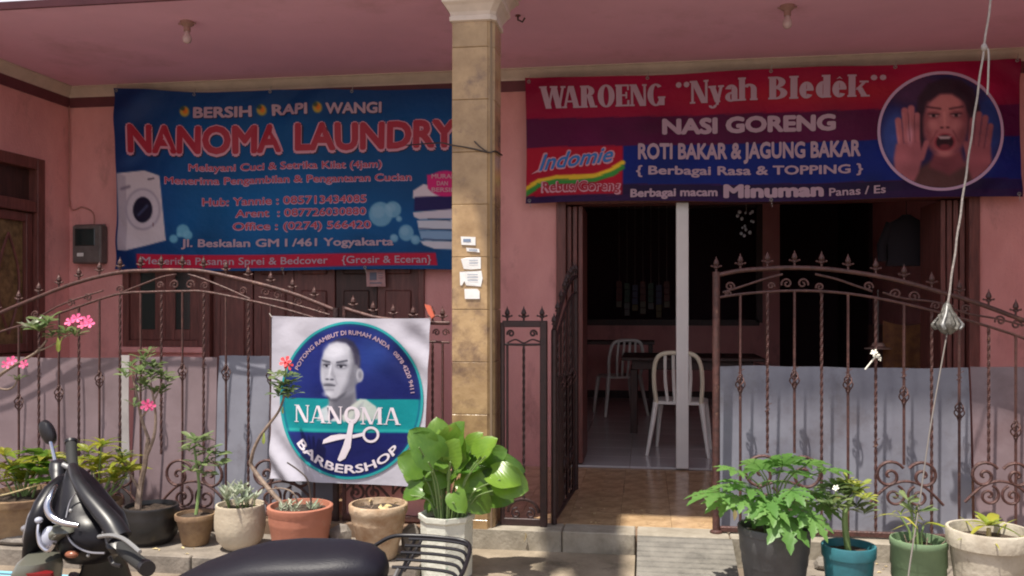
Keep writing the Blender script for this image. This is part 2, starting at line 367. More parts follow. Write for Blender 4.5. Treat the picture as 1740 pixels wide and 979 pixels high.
# ------------------------------------------------------------------ house
CEIL = 3.30
xw0, xw1 = X(210,WY), X(349,WY); xd1 = X(722,WY); zs = Z(279,589,WY); ztopL = 2.5
xo0, xo1 = X(946,WY), X(1663,WY); ztopR = 2.33
SX = X(118,WY)
house = thing('house', (0,7.0,ZT), 'pink plastered house front with cream cornice, maroon band and deep porch ceiling', 'house')
m = MB()
m.box(SX-.15,WY,-.05, xw0,WY+.15,CEIL); m.box(xw0,WY,-.05,xw1,WY+.15,zs); m.box(xw0,WY,ztopL,xd1,WY+.15,CEIL)
m.box(xd1,WY,-.05,xo0,WY+.15,CEIL); m.box(xo0,WY,ztopR,xo1,WY+.15,CEIL); m.box(xo1,WY,-.05,TX1+.4,WY+.15,CEIL)
build_each(m, 'front_wall', M['pink'], house)
wy0, wy1 = 5.2, 6.62     # window in the side wall
wz0, wz1 = .95, 2.62
m = MB(); m.box(SX-.15,4.9,-.05,SX,wy0,CEIL); m.box(SX-.15,wy0,-.05,SX,wy1,wz0); m.box(SX-.15,wy0,wz1,SX,wy1,CEIL); m.box(SX-.15,wy1,-.05,SX,WY,CEIL)
m.box(2.80,5.12,-.05,2.95,WY-.002,CEIL-.001)  # unseen right wall, set close in to dim the porch's right end
build_each(m, 'side_wall', M['pink'], house)
EDGE = 5.02
m = MB(); m.box(SX-.15,EDGE,CEIL,TX1+.4,12.6,CEIL+.02); m.build('ceiling', M['ceil'], house)
m = MB(); m.box(SX-.3,EDGE-.004,CEIL-.012,TX1+.5,EDGE+.016,CEIL+.035); m.build('eave_edge', M['band'], house)
# cornice: cove profile along the wall and both sides
pr = [(0,-.085),(.010,-.085),(.014,-.070),(.030,-.052),(.052,-.030),(.066,-.014),(.070,-.012),(.080,-.008),(.080,0)]
m = MB(); s = [[(SX+.001, WY-.001-p, CEIL-.001+z) for p,z in pr+[(0,0)]], [(TX1+.25, WY-.001-p, CEIL-.001+z) for p,z in pr+[(0,0)]]]
m.loft(s); m.loft([[(SX+.001+p, WY-.001, CEIL-.0015+z) for p,z in pr+[(0,0)]], [(SX+.001+p, 5.05, CEIL-.0015+z) for p,z in pr+[(0,0)]]])
build_each(m, 'cornice', M['cream'], house)
m = MB(); m.box(SX+.012,WY-.012,CEIL-.17,TX1+.25,WY+.001,CEIL-.0855); m.box(SX-.001,5.0,CEIL-.17,SX+.012,WY-.013,CEIL-.0855); build_each(m, 'wall_band', M['band'], house)
# roof over the slab
m = MB(); N = 60
for k in range(N):
    a = SX-.3+(TX1+.8-SX)*k/N; b = SX-.3+(TX1+.8-SX)*(k+1)/N; h = .02 if k % 2 else 0
    m.add([(a,5.35,3.42+h),(b,5.35,3.42+h),(b,12.7,5.0+h),(a,12.7,5.0+h)], [(0,1,2,3)])
m.build('roof', M['roof'], house)
# room behind
BZ = ZT+.012; RB = 12.2
m = MB(); m.box(X(820,WY),WY+.15,-.05,X(820,WY)+.0,RB,CEIL) if False else None
rx_l = X(955,WY)-.02; rx_r = xo1+.55
m = MB(); m.box(rx_l-.9,WY+.15,0,rx_l-.8,RB,CEIL); m.box(rx_r,WY+.15,0,rx_r+.1,RB,CEIL)
# back wall with window hole and door hole
bw0, bw1 = X(985,RB), X(1290,RB); bz0, bz1 = Z(1100,548,RB), Z(1100,350,RB); bd0, bd1 = X(1325,RB), X(1520,RB)
m.box(rx_l-.8,RB,0,bw0,RB+.12,CEIL); m.box(bw0,RB,0,bw1,RB+.12,bz0); m.box(bw0,RB,bz1,bd1,RB+.12,CEIL)
m.box(bw1,RB,0,bd0,RB+.12,bz1); m.box(bd1,RB,0,rx_r,RB+.12,CEIL)
build_each(m, 'room_wall', M['pink'], house)
m = MB(); m.box(rx_l-.9,RB+2,0,rx_r,RB+2.1,CEIL); m.box(rx_l-.9,RB+.12,0,rx_l-.85,RB+2,CEIL); m.box(rx_r-.05,RB+.12,0,rx_r,RB+2,CEIL); m.box(rx_l-.9,RB+.12,CEIL,rx_r,RB+2.1,CEIL+.02)
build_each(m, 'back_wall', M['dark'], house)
m = MB(); m.box(rx_l-.9,WY+.15,0,rx_l-.88,RB,CEIL)
m = MB(); m.box(rx_l-.8,RB-.012,BZ,bd0,RB,BZ+.10); m.build('skirting', M['wood2'], house)
m = MB()
for a,b_,c_,d_ in ((bw0-.04,bw0+.04,bz0,bz1),(bw1-.04,bw1+.04,bz0,bz1),(bw0,bw1,bz1-.04,bz1+.04),(bw0,bw1,bz0-.04,bz0+.04)): m.box(a,RB-.03,c_,b_,RB+.05,d_)
build_each(m, 'hatch_frame', M['wood2'], house)
# other room behind the brown doors
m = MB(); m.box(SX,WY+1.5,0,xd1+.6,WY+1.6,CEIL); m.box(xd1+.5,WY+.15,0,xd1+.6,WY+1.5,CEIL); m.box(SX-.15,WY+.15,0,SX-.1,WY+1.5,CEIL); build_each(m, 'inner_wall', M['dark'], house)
m = MB(); m.box(SX-.15,WY+.15,.1,xd1+.5,WY+1.5,.14); m.build('inner_floor', M['grout'], house)
m = MB(); m.box(xd1+.7,WY-.0,-.03,rx_r+.05,RB+2.1,ZT-.012) ; ifl = MB(); ifl.box(rx_l-.9,WY+.002,-.03,rx_r+.1,RB+2.1,BZ-.014)
room = struct(ifl.build('room_floor', M['grout']))
tm2 = MB().bbox(-.2235,-.2235,-.02,.2235,.2235,.004,.0015).mesh('tile', M['floor'])
xj = X(1070,WY)
for i in range(-5,8):
    for j in range(12):
        cx = xj+.225+i*.45
        if cx+.22 > rx_r or cx-.22 < rx_l-.9: continue
        link('tile', tm2, room, (cx, WY+.01+.225+j*.45, BZ-.004))
# frame of the wide opening
m = MB(); m.bbox(xo0,WY-.03,ZT,xo0+.075,WY+.18,ztopR); m.bbox(xo1-.075,WY-.03,ZT,xo1,WY+.18,ztopR); m.bbox(xo0+.075,WY-.03,ztopR-.11,xo1-.075,WY+.18,ztopR)
build_each(m, 'frame_bar', M['wood'], house)
ap = thing('aluminium_post', at(1160,795,WY), 'white aluminium post standing in the middle of the dark shop opening', 'post')
m = MB(); a, b = X(1149,WY-.03), X(1170,WY-.03); m.bbox(a,WY-.035,BZ,b,WY+.04,ztopR-.11,.004); m.build('profile', M['alu'], ap)
m = MB(); m.box(a+.03,WY-.039,BZ+.01,a+.034,WY-.035,ztopR-.12); m.box(b-.034,WY-.039,BZ+.01,b-.03,WY-.035,ztopR-.12); build_each(m, 'groove_rib', M['alu'], ap)
# left folding shutter leaves stacked in the opening
m = MB()
for k in range(3): m.bbox(xo0+.08+k*.045,WY+.02+.0*k,BZ+.01,xo0+.115+k*.045,WY+.62-.03*k,ztopR-.12,.004)
build_each(m, 'shutter_leaf', M['wood'], house)
m = MB()
for k in range(4): m.bbox(xo1-.12-k*.045,WY+.03,BZ+.01,xo1-.085-k*.045,WY+.62-.03*k,ztopR-.12,.004)
build_each(m, 'shutter_leaf', M['wood'], house)

# window behind the left fence
win = MB(); fr = .055
def frame(mb, x0,x1,z0,z1,y0,y1,t):
    mb.bbox(x0,y0,z0,x0+t,y1,z1); mb.bbox(x1-t,y0,z0,x1,y1,z1); mb.bbox(x0+t,y0,z0,x1-t,y1,z0+t); mb.bbox(x0+t,y0,z1-t,x1-t,y1,z1)
frame(win, xw0,xw1-.003,zs,ztopL,WY-.02,WY+.1,fr); wo = win.build('window', M['wood'], house)
m = MB(); xm = (xw0+xw1)/2; frame(m, xw0+fr,xm,zs+fr,ztopL-fr,WY+.01,WY+.05,.09); frame(m, xm+.002,xw1-fr,zs+fr,ztopL-fr,WY+.01,WY+.05,.09); build_each(m, 'sash_bar', M['wood'], wo)
m = MB(); m.box(xw0+.14,WY+.025,zs+.14,xw1-.14,WY+.03,ztopL-.14); m.build('pane', M['glass'], wo)
m = MB(); m.bbox(xw0-.03,WY-.05,zs-.05,xw1,WY,zs-.002); m.build('window_sill', M['pink'], house)
# brown folding doors: four leaves with panels
nd = 5; W_ = (xd1-xw1)/nd
m = MB(); m.bbox(xw1,WY-.025,.15,xw1+.05,WY+.12,ztopL); m.bbox(xd1-.05,WY-.025,.15,xd1,WY+.12,ztopL); build_each(m, 'door_jamb', M['wood'], house)
for k in range(nd):
    a = xw1+.05+k*(xd1-xw1-.1)/nd; b = a+(xd1-xw1-.1)/nd
    m = MB(); yk = WY+.03+.012*(k % 2); m.bbox(a+.003,yk,.16,b-.003,yk+.04,ztopL,.004); d = m.build('door', M['wood'] if k != 3 else M['wood2'], house)
    m = MB()
    for (z0,z1) in ((.30,.82),(.95,1.55),(1.68,2.35)): m.bbox(a+.07,yk-.012,z0,b-.07,yk+.001,z1,.01)
    build_each(m, 'door_panel', M['wood'] if k != 3 else M['wood2'], d)
# side-wall window: dark lintel box, frame, amber glass with curved grille
wd = MB()
def yframe(mb, y0,y1,z0,z1,x0,x1,t):
    mb.bbox(x0,y0,z0,x1,y0+t,z1); mb.bbox(x0,y1-t,z0,x1,y1,z1); mb.bbox(x0,y0+t,z0,x1,y1-t,z0+t); mb.bbox(x0,y0+t,z1-t,x1,y1-t,z1)
yframe(wd, wy0,wy1,wz0,wz1,SX-.12,SX+.03,.09); wd.bbox(SX-.1,wy0+.09,2.18,SX+.025,wy1-.09,2.27)
w2 = wd.build('window', M['wood'], house)
m = MB(); m.box(SX-.06,wy0+.09,wz0+.09,SX-.05,wy1-.09,2.18); m.build('pane', M['amber'], w2)
m = MB(); m.box(SX-.06,wy0+.09,2.27,SX-.05,wy1-.09,wz1-.09); m.build('transom_panel', M['wood2'], w2)
m = MB(); yframe(m, wy1-.60,wy1-.10,wz0+.10,2.17,SX-.05,SX-.01,.07)
for s_ in (-1,1):
    pts = [(SX-.03, wy1-.35+s_*.12*math.sin(t*math.pi), 1.2+.8*t) for t in [i/14 for i in range(15)]]; m.tube(pts,.010,5)
m.build('window_grille', M['wood'], w2)
# unseen canopy added above the roof to throw the straight shade line
CZN = 5.3
def shade_edge(y, z): return y - (CZN - z)/SUN_PROF
ca = thing('shade_canopy', (-1,6.8,3.6), 'unseen grey canopy on steel posts, added above the roof to cast shade', 'canopy')
eL = shade_edge(FY, 1.72); eR = shade_edge(FY, 1.26)
xs_ = -.80 - (CZN-1.5)/SUN_PROF*math.tan(SUN_AZ)
eM = shade_edge(4.60, 0.0); sh_ = (CZN-.1)/SUN_PROF*math.tan(SUN_AZ); xm0, xm1 = -.84-sh_, -.13-sh_
xm0 += .26
rj = random.Random(8); jag = [(xm0,eM)]+[(xm0+(xm1-xm0)*k/9, eM+rj.choice((-.22,-.10,.02,.10,.16))) for k in range(1,9)]+[(xm1,eM-.1),(xm1,9.0),(xm0,9.0)]  # middle edge made jagged to break its shade into patches
m = MB(); m.box(-12,eL,CZN,xm0,9.0,CZN+.03)
m.add([(a,b,CZN+.002) for a,b in jag]+[(a,b,CZN+.032) for a,b in jag],[tuple(range(len(jag)))[::-1],tuple(range(len(jag),2*len(jag)))]+[(k,(k+1)%len(jag),(k+1)%len(jag)+len(jag),k+len(jag)) for k in range(len(jag))]); m.box(xm1,eR,CZN,8,9.0,CZN+.03); build_each(m, 'metal_sheet', M['roof'], ca)
m = MB()
for xx in (-2.6,-.6,1.4,3.4): m.box(xx,7.0,3.75,xx+.06,7.06,CZN); m.box(xx,eL+.2,CZN-.06,xx+.04,8.9,CZN-.003)
build_each(m, 'post', M['steel'], ca)

# ------------------------------------------------------------------ pillar
PXL, PXR = X(768,4.95), X(839,4.95); PF, PB = 4.95, 5.2
pil = thing('porch_pillar', (PXL+.12,5.08,0), 'beige stone tiled porch pillar with cream capital, paper notices stuck to it', 'pillar')
m = MB(); m.box(PXL+.012,PF+.012,-.03,PXR-.012,PB-.012,CEIL-.002); m.build('core', M['mortar'], pil)
zs_ = [-.02,.2,.5,.8,1.1,1.4,1.7,2.0,2.3,2.6,2.9,3.06]; ch = .036
for i in range(len(zs_)-1):
    z0, z1 = zs_[i]+.001, zs_[i+1]-.001; j = random.uniform(-.0015,.0015)
    m = MB(); m.bbox(PXL,PF+j,z0,PXR-ch,PF+.0115,z1,.0025); m.build('tile', M['stone'], pil)
    m = MB(); m.bbox(PXR-.0115,PF+ch,z0,PXR+j,PB,z1,.0025); m.build('tile', M['stone'], pil)
    m = MB(); m.bbox(PXL-.002+j,PF+.013,z0,PXL+.0115,PB,z1,.0025); m.build('tile', M['stone'], pil)
    q = .010
    m = MB(); m.loft([[(PXR-ch+.002,PF+.002,z),(PXR-.002,PF+ch-.002,z),(PXR-.002-q,PF+ch+q,z),(PXR-ch-q+.004,PF+.004+q,z)] for z in (z0,z1)]); m.build('edge_strip', M['stone'], pil)
m = MB(); cx, cy = (PXL+PXR)/2, (PF+PB)/2; hw = (PXR-PXL)/2; hd = (PB-PF)/2
prof = [(-.002,3.045),(.012,3.05),(.012,3.075),(.006,3.08),(.012,3.10),(.035,3.135),(.05,3.15),(.05,3.175),(.045,3.18),(.055,3.20),(.085,3.235),(.095,3.24),(.095,3.27),(.11,3.275),(.11,CEIL-.001)]
m.loft([[(cx-hw-e,cy-hd-e,z),(cx+hw+e-.03,cy-hd-e,z),(cx+hw+e,cy-hd-e+.03,z),(cx+hw+e,cy+hd+e,z),(cx-hw-e,cy+hd+e,z)] for e,z in prof]); m.build('capital', M['cream'], pil)

# ------------------------------------------------------------------ printing: painted cloth (flat print) and lettering
class Paint:
    def __init__(s, x0, y0, x1, y1, step, base):
        s.nx = max(2, int(round((x1-x0)/step))+1); s.ny = max(2, int(round((y1-y0)/step))+1)
        s.xs, s.ys = np.meshgrid(np.linspace(x0,x1,s.nx), np.linspace(y0,y1,s.ny)); s.c = np.zeros((s.ny,s.nx,3)); s.c[:] = base
        s.box = (x0,y0,x1,y1)
    def mix(s, a, col): s.c += (np.array(col,float)-s.c)*np.clip(a,0,1)[...,None]
    def ell(s, cx, cy, rx, ry, col, soft=1.0, al=1.0, ang=0):
        c, n = math.cos(R(ang)), math.sin(R(ang)); dx, dy = s.xs-cx, s.ys-cy
        d = np.sqrt(((dx*c+dy*n)/rx)**2+((-dx*n+dy*c)/ry)**2); s.mix(al*np.clip((1-d)*min(rx,ry)/soft+.5,0,1), col)
    def poly(s, pts, col, soft=1.0, al=1.0):
        inside = np.zeros(s.xs.shape,bool); dist = np.full(s.xs.shape,1e9); n = len(pts)
        for i in range(n):
            xa,ya = pts[i]; xb,yb = pts[(i+1)%n]
            if ya != yb:
                inside ^= ((ya > s.ys) != (yb > s.ys)) & (s.xs < (xb-xa)*(s.ys-ya)/(yb-ya)+xa)
            L2 = (xb-xa)**2+(yb-ya)**2+1e-9; t = np.clip(((s.xs-xa)*(xb-xa)+(s.ys-ya)*(yb-ya))/L2,0,1)
            dist = np.minimum(dist, np.hypot(s.xs-xa-t*(xb-xa), s.ys-ya-t*(yb-ya)))
        sd = np.where(inside,dist,-dist); s.mix(al*np.clip(sd/soft+.5,0,1), col)
    def line(s, x0,y0,x1,y1,wd,col,soft=1.0,al=1.0):
        L2=(x1-x0)**2+(y1-y0)**2+1e-9; t=np.clip(((s.xs-x0)*(x1-x0)+(s.ys-y0)*(y1-y0))/L2,0,1)
        d=np.hypot(s.xs-x0-t*(x1-x0), s.ys-y0-t*(y1-y0)); s.mix(al*np.clip((wd/2-d)/soft+.5,0,1), col)
    def noise(s, amp, n=40, size=30):
        rs = np.random.RandomState(3); x0,y0,x1,y1 = s.box
        for _ in range(n):
            cx,cy = rs.uniform(x0,x1), rs.uniform(y0,y1); r = rs.uniform(.4,1.3)*size
            g = np.exp(-(((s.xs-cx)/r)**2+((s.ys-cy)/(r*.7))**2)); s.c *= (1+amp*rs.uniform(-1,1)*g)[...,None]

def cloth(name, paint, warp, m, parent, back=None):
    """warp(px,py)->world point; the sheet gets the painting as its print"""
    ny, nx = paint.ny, paint.nx
    vs = [warp(paint.xs[j,i], paint.ys[j,i]) for j in range(ny) for i in range(nx)]
    o = ORI[parent.name]
    fs = [(j*nx+i, (j+1)*nx+i, (j+1)*nx+i+1, j*nx+i+1) for j in range(ny-1) for i in range(nx-1)]
    me = bpy.data.meshes.new(name); me.from_pydata([tuple(v-o) for v in vs], [], fs)
    a = me.color_attributes.new('print','FLOAT_COLOR','POINT'); c = np.clip(paint.c,0,255)/255
    c = np.where(c<=.04045, c/12.92, ((c+.055)/1.055)**2.4); rgba = np.ones((ny*nx,4)); rgba[:,:3] = c.reshape(-1,3)
    a.data.foreach_set('color', rgba.ravel()); me.materials.append(m); me.shade_smooth()
    return link(name, me, parent)

TC = {}; CUTS = {}
def textmesh(body, bold=0.0, shear=0):
    if bold > 0:
        v0, f0 = textmesh(body, .0, shear); adv = 1+bold*1.7; r = bold; V_ = []; F_ = []; L_ = []
        pass
        for k in range(9):
            dx, dy = (0, 0) if k == 8 else (r*math.cos(k*math.pi/4), r*math.sin(k*math.pi/4)); b = len(v0)*k
            v = v0.copy(); v[:,0] = v[:,0]*adv+dx; v[:,1] += dy; V_.append(v); F_ += [tuple(i+b for i in f) for f in f0]; L_ += [k]*len(v)
        return np.concatenate(V_), F_, L_
    k = (body, bold, shear)
    if k in TC: return TC[k]
    cu = bpy.data.curves.new('t','FONT'); cu.body = body; cu.offset = bold; cu.resolution_u = 3; cu.shear = shear; cu.space_character = 1.0
    ob = bpy.data.objects.new('t', cu); COL.objects.link(ob); dg = bpy.context.evaluated_depsgraph_get(); dg.update()
    me = bpy.data.meshes.new_from_object(ob.evaluated_get(dg)); v = np.zeros(len(me.vertices)*3); me.vertices.foreach_get('co', v)
    v = v.reshape(-1,3)[:,:2]; f = [tuple(p.vertices) for p in me.polygons]
    COL.objects.unlink(ob); bpy.data.objects.remove(ob); bpy.data.curves.remove(cu); bpy.data.meshes.remove(me)
    CUTS[k] = 0; TC[k] = (v, f); return TC[k]
CAP = textmesh('H')[0][:,1].max()
def text_flat(body, bold=0, shear=0):
    q = textmesh(body, bold, shear); v = q[0].copy(); f = q[1]
    lo, hi = v[:,0].min(), v[:,0].max(); v[:,0] = (v[:,0]-lo)/(hi-lo); v[:,1] /= CAP
    return (v, f, q[2]) if len(q) > 2 else (v, f)
# hand-drawn serif alphabet (pieces: polygons in a unit em)
def serif_flat(body, T=.24, t=.09, h=.07, s=.05, gap=.10):
    vs = []; fs = []; lay = []; pen = 0.0; cnt = 0
    def P(poly):
        nonlocal cnt
        b = len(vs); vs.extend([(pen+x, y) for x, y in poly]); fs.append(tuple(range(b, b+len(poly)))); lay.extend([cnt]*len(poly)); cnt = (cnt+1) % 9
    def Rr(x0,y0,x1,y1): P([(x0,y0),(x1,y0),(x1,y1),(x0,y1)])
    def stem(x, w, y0=0, y1=1, top=True, bot=True):
        Rr(x,y0,x+w,y1)
        if bot: Rr(x-s,y0,x+w+s,y0+h)
        if top: Rr(x-s,y1-h,x+w+s,y1)
    def diag(x0,y0,x1,y1,w): P([(x0,y0),(x0+w,y0),(x1+w,y1),(x1,y1)])
    def arc(cx,cy,rx,ry,a0,a1,wx,wy,n=14):
        ro = [(cx+rx*math.cos(R(a0+(a1-a0)*i/n)), cy+ry*math.sin(R(a0+(a1-a0)*i/n))) for i in range(n+1)]
        ri = [(cx+(rx-wx)*math.cos(R(a0+(a1-a0)*i/n)), cy+(ry-wy)*math.sin(R(a0+(a1-a0)*i/n))) for i in range(n+1)]
        for i in range(n):
            b = len(vs); vs.extend([(pen+p[0],p[1]) for p in (ro[i],ro[i+1],ri[i+1],ri[i])]); fs.append((b,b+1,b+2,b+3)); lay.extend([cnt]*4)
        return
    for chr_ in body:
        W = .5; xh = .72
        if chr_ == ' ': pen += .30; continue
        if chr_ == 'W':
            a = .22+T; diag(a*.5+.0,0,0,1,T); diag(a*.5+T*.25,0,a+.05,1,t); diag(a*1.5-.02,0,a,1,T); diag(a*1.5+T*.25,0,2*a+.02,1,t)
            for x in (0,a,): Rr(x-s,1-h,x+T+s,1)
            Rr(2*a-s,1-h,2*a+t+.04+s,1); W = 2*a+t-.12
        elif chr_ == 'A':
            W = .50+T; diag(0.03,0,W/2-T/2,1,t); diag(W-T,0,W/2-T/2,1,T*.95); Rr(.14,.26,W-T*.8,.26+h); Rr(-s,0,t+.03+s,h); Rr(W-T-s,0,W+s,h)
        elif chr_ == 'R':
            stem(0,T); arc(T*.8,.74,.30+T*.4,.26,-90,90,T,h); Rr(T,.48,T+.1,.48+h); Rr(T,1-h,T+.1,1); diag(T+.14,0,T+.0,.52,T*.95); Rr(T+.14,0,T*2+.20,h); W = T*2+.16
        elif chr_ == 'B':
            stem(0,T); arc(T*.9,.75,.27+T*.35,.25,-90,90,T,h); arc(T*.9,.27,.32+T*.4,.27,-90,90,T,h); Rr(T,1-h,T+.05,1); Rr(T,0,T+.05,h); Rr(T,.49,T+.05,.55); W = T*1.3+.36
        elif chr_ == 'O': W = .42+T*1.35; arc(W/2,.5,W/2,.52,0,360,T,t*.8,26)
        elif chr_ == 'E':
            stem(0,T,top=False,bot=False); W = T+.32; Rr(-s,1-h,W,1); Rr(-s,0,W+.02,h); Rr(T,.47,W-.08,.47+h); Rr(W-h,.74,W,1); Rr(W-h,0,W+.02,.28); Rr(W-.08-h,.36,W-.08,.66)
        elif chr_ == 'N':
            W = .42+T*1.1; Rr(.02,0,.02+t,1); diag(W-T*1.05,0,0,1,T*1.05); Rr(W-t,0,W,1); Rr(-s,0,t+.04+s,h); Rr(-s,1-h,T,1); Rr(W-t-s-.02,1-h,W+s,1)
        elif chr_ == 'M':
            W = .62+T*1.5; Rr(.03,0,.03+t,1); diag(W*.46-T*.4,0,.0,1,T); diag(W*.46,0,W-T,1,t); Rr(W-T,0,W,1); Rr(-s,0,t+.05+s,h); Rr(-s,1-h,T,1); Rr(W-T-s,0,W+s,h); Rr(W-T,1-h,W+s,1)
        elif chr_ == 'G':
            W = .44+T*1.3; arc(W/2,.5,W/2,.52,48,318,T,t*.8,22); Rr(W-T,0.02,W,.42); Rr(W-T-s,.42-h,W+s,.42)
        elif chr_ == 'y':
            W = .34+T; diag(W*.40,0,0,xh,T*.95); diag(W*.40+.02,-.12,W-t-.04,xh,t*1.2); Rr(-s,xh-h,T+s,xh); Rr(W-t-.12,xh-h,W+s*.5,xh); arc(.14,-.14,.16,.12,170,380,.12,.08,10)
        elif chr_ == 'a':
            W = .26+T; Rr(W-T,.0,W,xh*.72); Rr(W-T,0,W+s*1.5,h); arc(W/2,xh*.66,W/2,xh*.34,0,165,T,h,10); arc(W/2-.01,.19,W/2-.01,.21,60,330,T*.85,h,14)
        elif chr_ == 'h':
            W = .24+T*2; stem(0,T); stem(W-T,T,0,xh*.7,top=False); arc(W*.58,xh*.66,W*.42,xh*.34,0,150,T,h*1.2,12); Rr(-s,1-h,T,1)
        elif chr_ == 'l': W = T; stem(0,T)
        elif chr_ == 'k':
            W = .30+T*1.7; stem(0,T); diag(T,.32,W-T*.7,xh,t*1.3); diag(W-T,0,T+.03,.42,T*.9); Rr(W-T-s,0,W+s,h); Rr(W-T-.08,xh-h,W,xh)
        elif chr_ in 'eé':
            W = .26+T; arc(W/2,xh/2,W/2,xh/2+.01,20,325,T,h,18); Rr(T*.6,xh*.46,W-.01,xh*.46+h); arc(W/2,xh/2,W/2,xh/2+.01,0,22,T,h,3)
            if chr_ == 'é': P([(W*.28,xh+.08),(W*.5,xh+.20),(W*.72,xh+.08),(W*.5,xh+.13)])
        elif chr_ == 'd':
            W = .26+T; Rr(W-T,0,W,1); Rr(W-T-s*1.4,1-h,W,1); Rr(W-T,0,W+s,h); arc(W/2,xh/2,W/2,xh/2+.01,35,325,T,h,18)
        elif chr_ == '"':
            W = T*2+.06
            for x in (0,T+.08): arc(x+T/2,.86,T/2,.13,0,360,T/2-.002,.128,8)
        pen += W+gap
    v = np.array(vs); W = v[:,0].max(); v[:,0] /= W
    return v, fs, lay
def curlyquote(): pass

def put_text(parent, tf, pmap, m, name='lettering', lift=.003, label=None):
    v, f = tf[0], tf[1]; lay = tf[2] if len(tf) > 2 else None; o = ORI[parent.name]
    vs = []
    for i, (a, b) in enumerate(v):
        p = pmap(a, b); d = lift+(lay[i]*.00012 if lay else 0); vs.append((p[0]-o[0], p[1]-o[1]-d, p[2]-o[2]))
    me = bpy.data.meshes.new(name); me.from_pydata(vs, [], f); me.materials.append(m)
    return link(name, me, parent, label=label)
def base(x0,y0,x1,y1,hgt,warp,y=None):
    """baseline from (x0,y0) to (x1,y1) in photo pixels, capital height hgt"""
    return lambda a,b: warp(x0+(x1-x0)*a, y0+(y1-y0)*a-b*hgt)
def arcmap(cx,cy,rx,ry,a0,a1,h,warp,inward=False):
    def fn(a,b):
        th = R(a0+(a1-a0)*a); k = 1-(b-.5)*h if inward else 1+(b-.5)*h
        return warp(cx+rx*k*math.cos(th), cy-ry*k*math.sin(th))
    return fn
PRT = printmat('printed_vinyl', .6); PRTW = printmat('printed_white_vinyl', .4); [setattr(n_.inputs['Strength'],'default_value',.2) for n_ in PRTW.node_tree.nodes if n_.type == 'BUMP']
M['tpink'] = mat('print_pink', lin((200,140,158)), .5); M['tred'] = mat('print_crimson', lin((160,12,46)), .5); M['twhite'] = mat('print_white', lin((225,215,225)), .5)
M['tgrey'] = mat('print_greypink', lin((176,148,164)), .5); M['tblue'] = mat('print_blue', lin((30,110,185)), .5); M['tnavy'] = mat('print_navy', lin((15,18,60)), .5)
M['tred2'] = mat('print_dull_red', lin((175,50,70)), .5); M['tpur'] = mat('print_lilac', lin((190,160,190)), .5)

# ---- laundry banner
BY = 6.86
def wl(px,py):
    p = at(px,py,BY); e = .014*math.sin(p.x*3.1+p.z*1.7)+.009*math.sin(p.x*7-p.z*5)+.02*max(0,(px-600)/170)*math.sin(p.z*6)*.3
    fx, fy = (px-196)/590, (py-152)/307
    for cx_, cy_, sg in ((0,0,1),(0,1,-1),(.5,0,1)):
        r2 = (fx-cx_)**2*3+(fy-cy_)**2; e += .016*math.exp(-r2/.05)*math.sin(26*((fx-cx_)*1.6+sg*(fy-cy_)))
    return Vector((p.x+.012*math.sin(math.pi*fy)*(1-2*fx), BY+e-.012, p.z-.018*math.sin(math.pi*min(1,max(0,fx))*2)**2*(1-fy)+.008*math.sin(p.x*2.3)))
lb = thing('laundry_banner', at(480,458,BY), 'blue laundry banner with big red letters hanging on the wall left of the pillar', 'banner')
pt = Paint(196,152,790,459,2.0,(0,72,128))
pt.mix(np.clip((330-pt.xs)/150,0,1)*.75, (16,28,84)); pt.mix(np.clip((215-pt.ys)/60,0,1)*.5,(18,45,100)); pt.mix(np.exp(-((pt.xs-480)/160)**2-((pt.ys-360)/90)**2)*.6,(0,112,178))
pt.ell(240,190,35,18,(90,100,150),22,.35,ang=-35); pt.ell(225,270,22,10,(90,110,160),14,.3,ang=-35); pt.noise(.10,60,40)
pt.rect = lambda *a: None
WH=(205,196,205)
pt.poly([(197,296),(245,290),(272,298),(276,330),(283,408),(240,420),(215,427),(200,426)],WH,2); pt.poly([(197,296),(212,300),(216,426),(200,426)],(165,155,170),2,.7)
pt.ell(243,356,32,36,(170,162,178),3); pt.ell(243,356,28,32,(200,192,204),2); pt.ell(243,357,17.5,22,(25,22,48),2); pt.line(236,366,251,350,4,(75,85,120),3,.8)
pt.line(205,322,218,318,5,(120,110,130),3,.8); pt.line(252,305,262,303,2.5,(70,60,80),2); pt.line(262,380,262,384,2,(110,70,80),1)
for (x,y,r) in ((296,405,7),(312,391,11),(320,398,8),(305,398,4)): pt.ell(x,y,r,r,(120,185,215),3,.85)
for (x,y,rx,ry) in ((649,365,20,21),(670,357,14,14),(680,373,5,5),(692,397,13,14),(671,406,7,7),(708,409,8,8),(730,403,10,10)): pt.ell(x,y,rx,ry,(125,175,205),2.5,.85); pt.ell(x-rx*.2,y-ry*.2,rx*.55,ry*.5,(150,190,215),4,.4)
pt.poly([(705,325),(722,314),(766,322),(790,318),(790,336),(704,338)],(215,205,215),2); pt.poly([(707,336),(790,332),(790,358),(706,360)],(35,25,85),2)
pt.poly([(704,362),(790,355),(790,372),(715,374),(706,370)],(205,200,212),2); pt.poly([(711,376),(790,374),(790,390),(714,392)],(200,205,218),2); pt.line(730,373,768,376,2,(60,70,100),1.5)
pt.poly([(714,393),(790,393),(790,409),(718,408)],(130,165,200),2); pt.line(715,390,790,393,2,(50,60,95),1.5); pt.poly([(716,411),(790,411),(790,426),(740,424),(722,418)],(205,205,216),2); pt.line(722,408,790,411,2,(50,60,95),1.5)
pt.poly([(728,298),(790,294),(790,328),(752,333),(730,322)],(205,35,115),2); pt.ell(760,313,31,22,(205,35,115),2,1)
pt.poly([(234,432),(743,431),(745,452),(234,456)],(185,22,60),1.5)
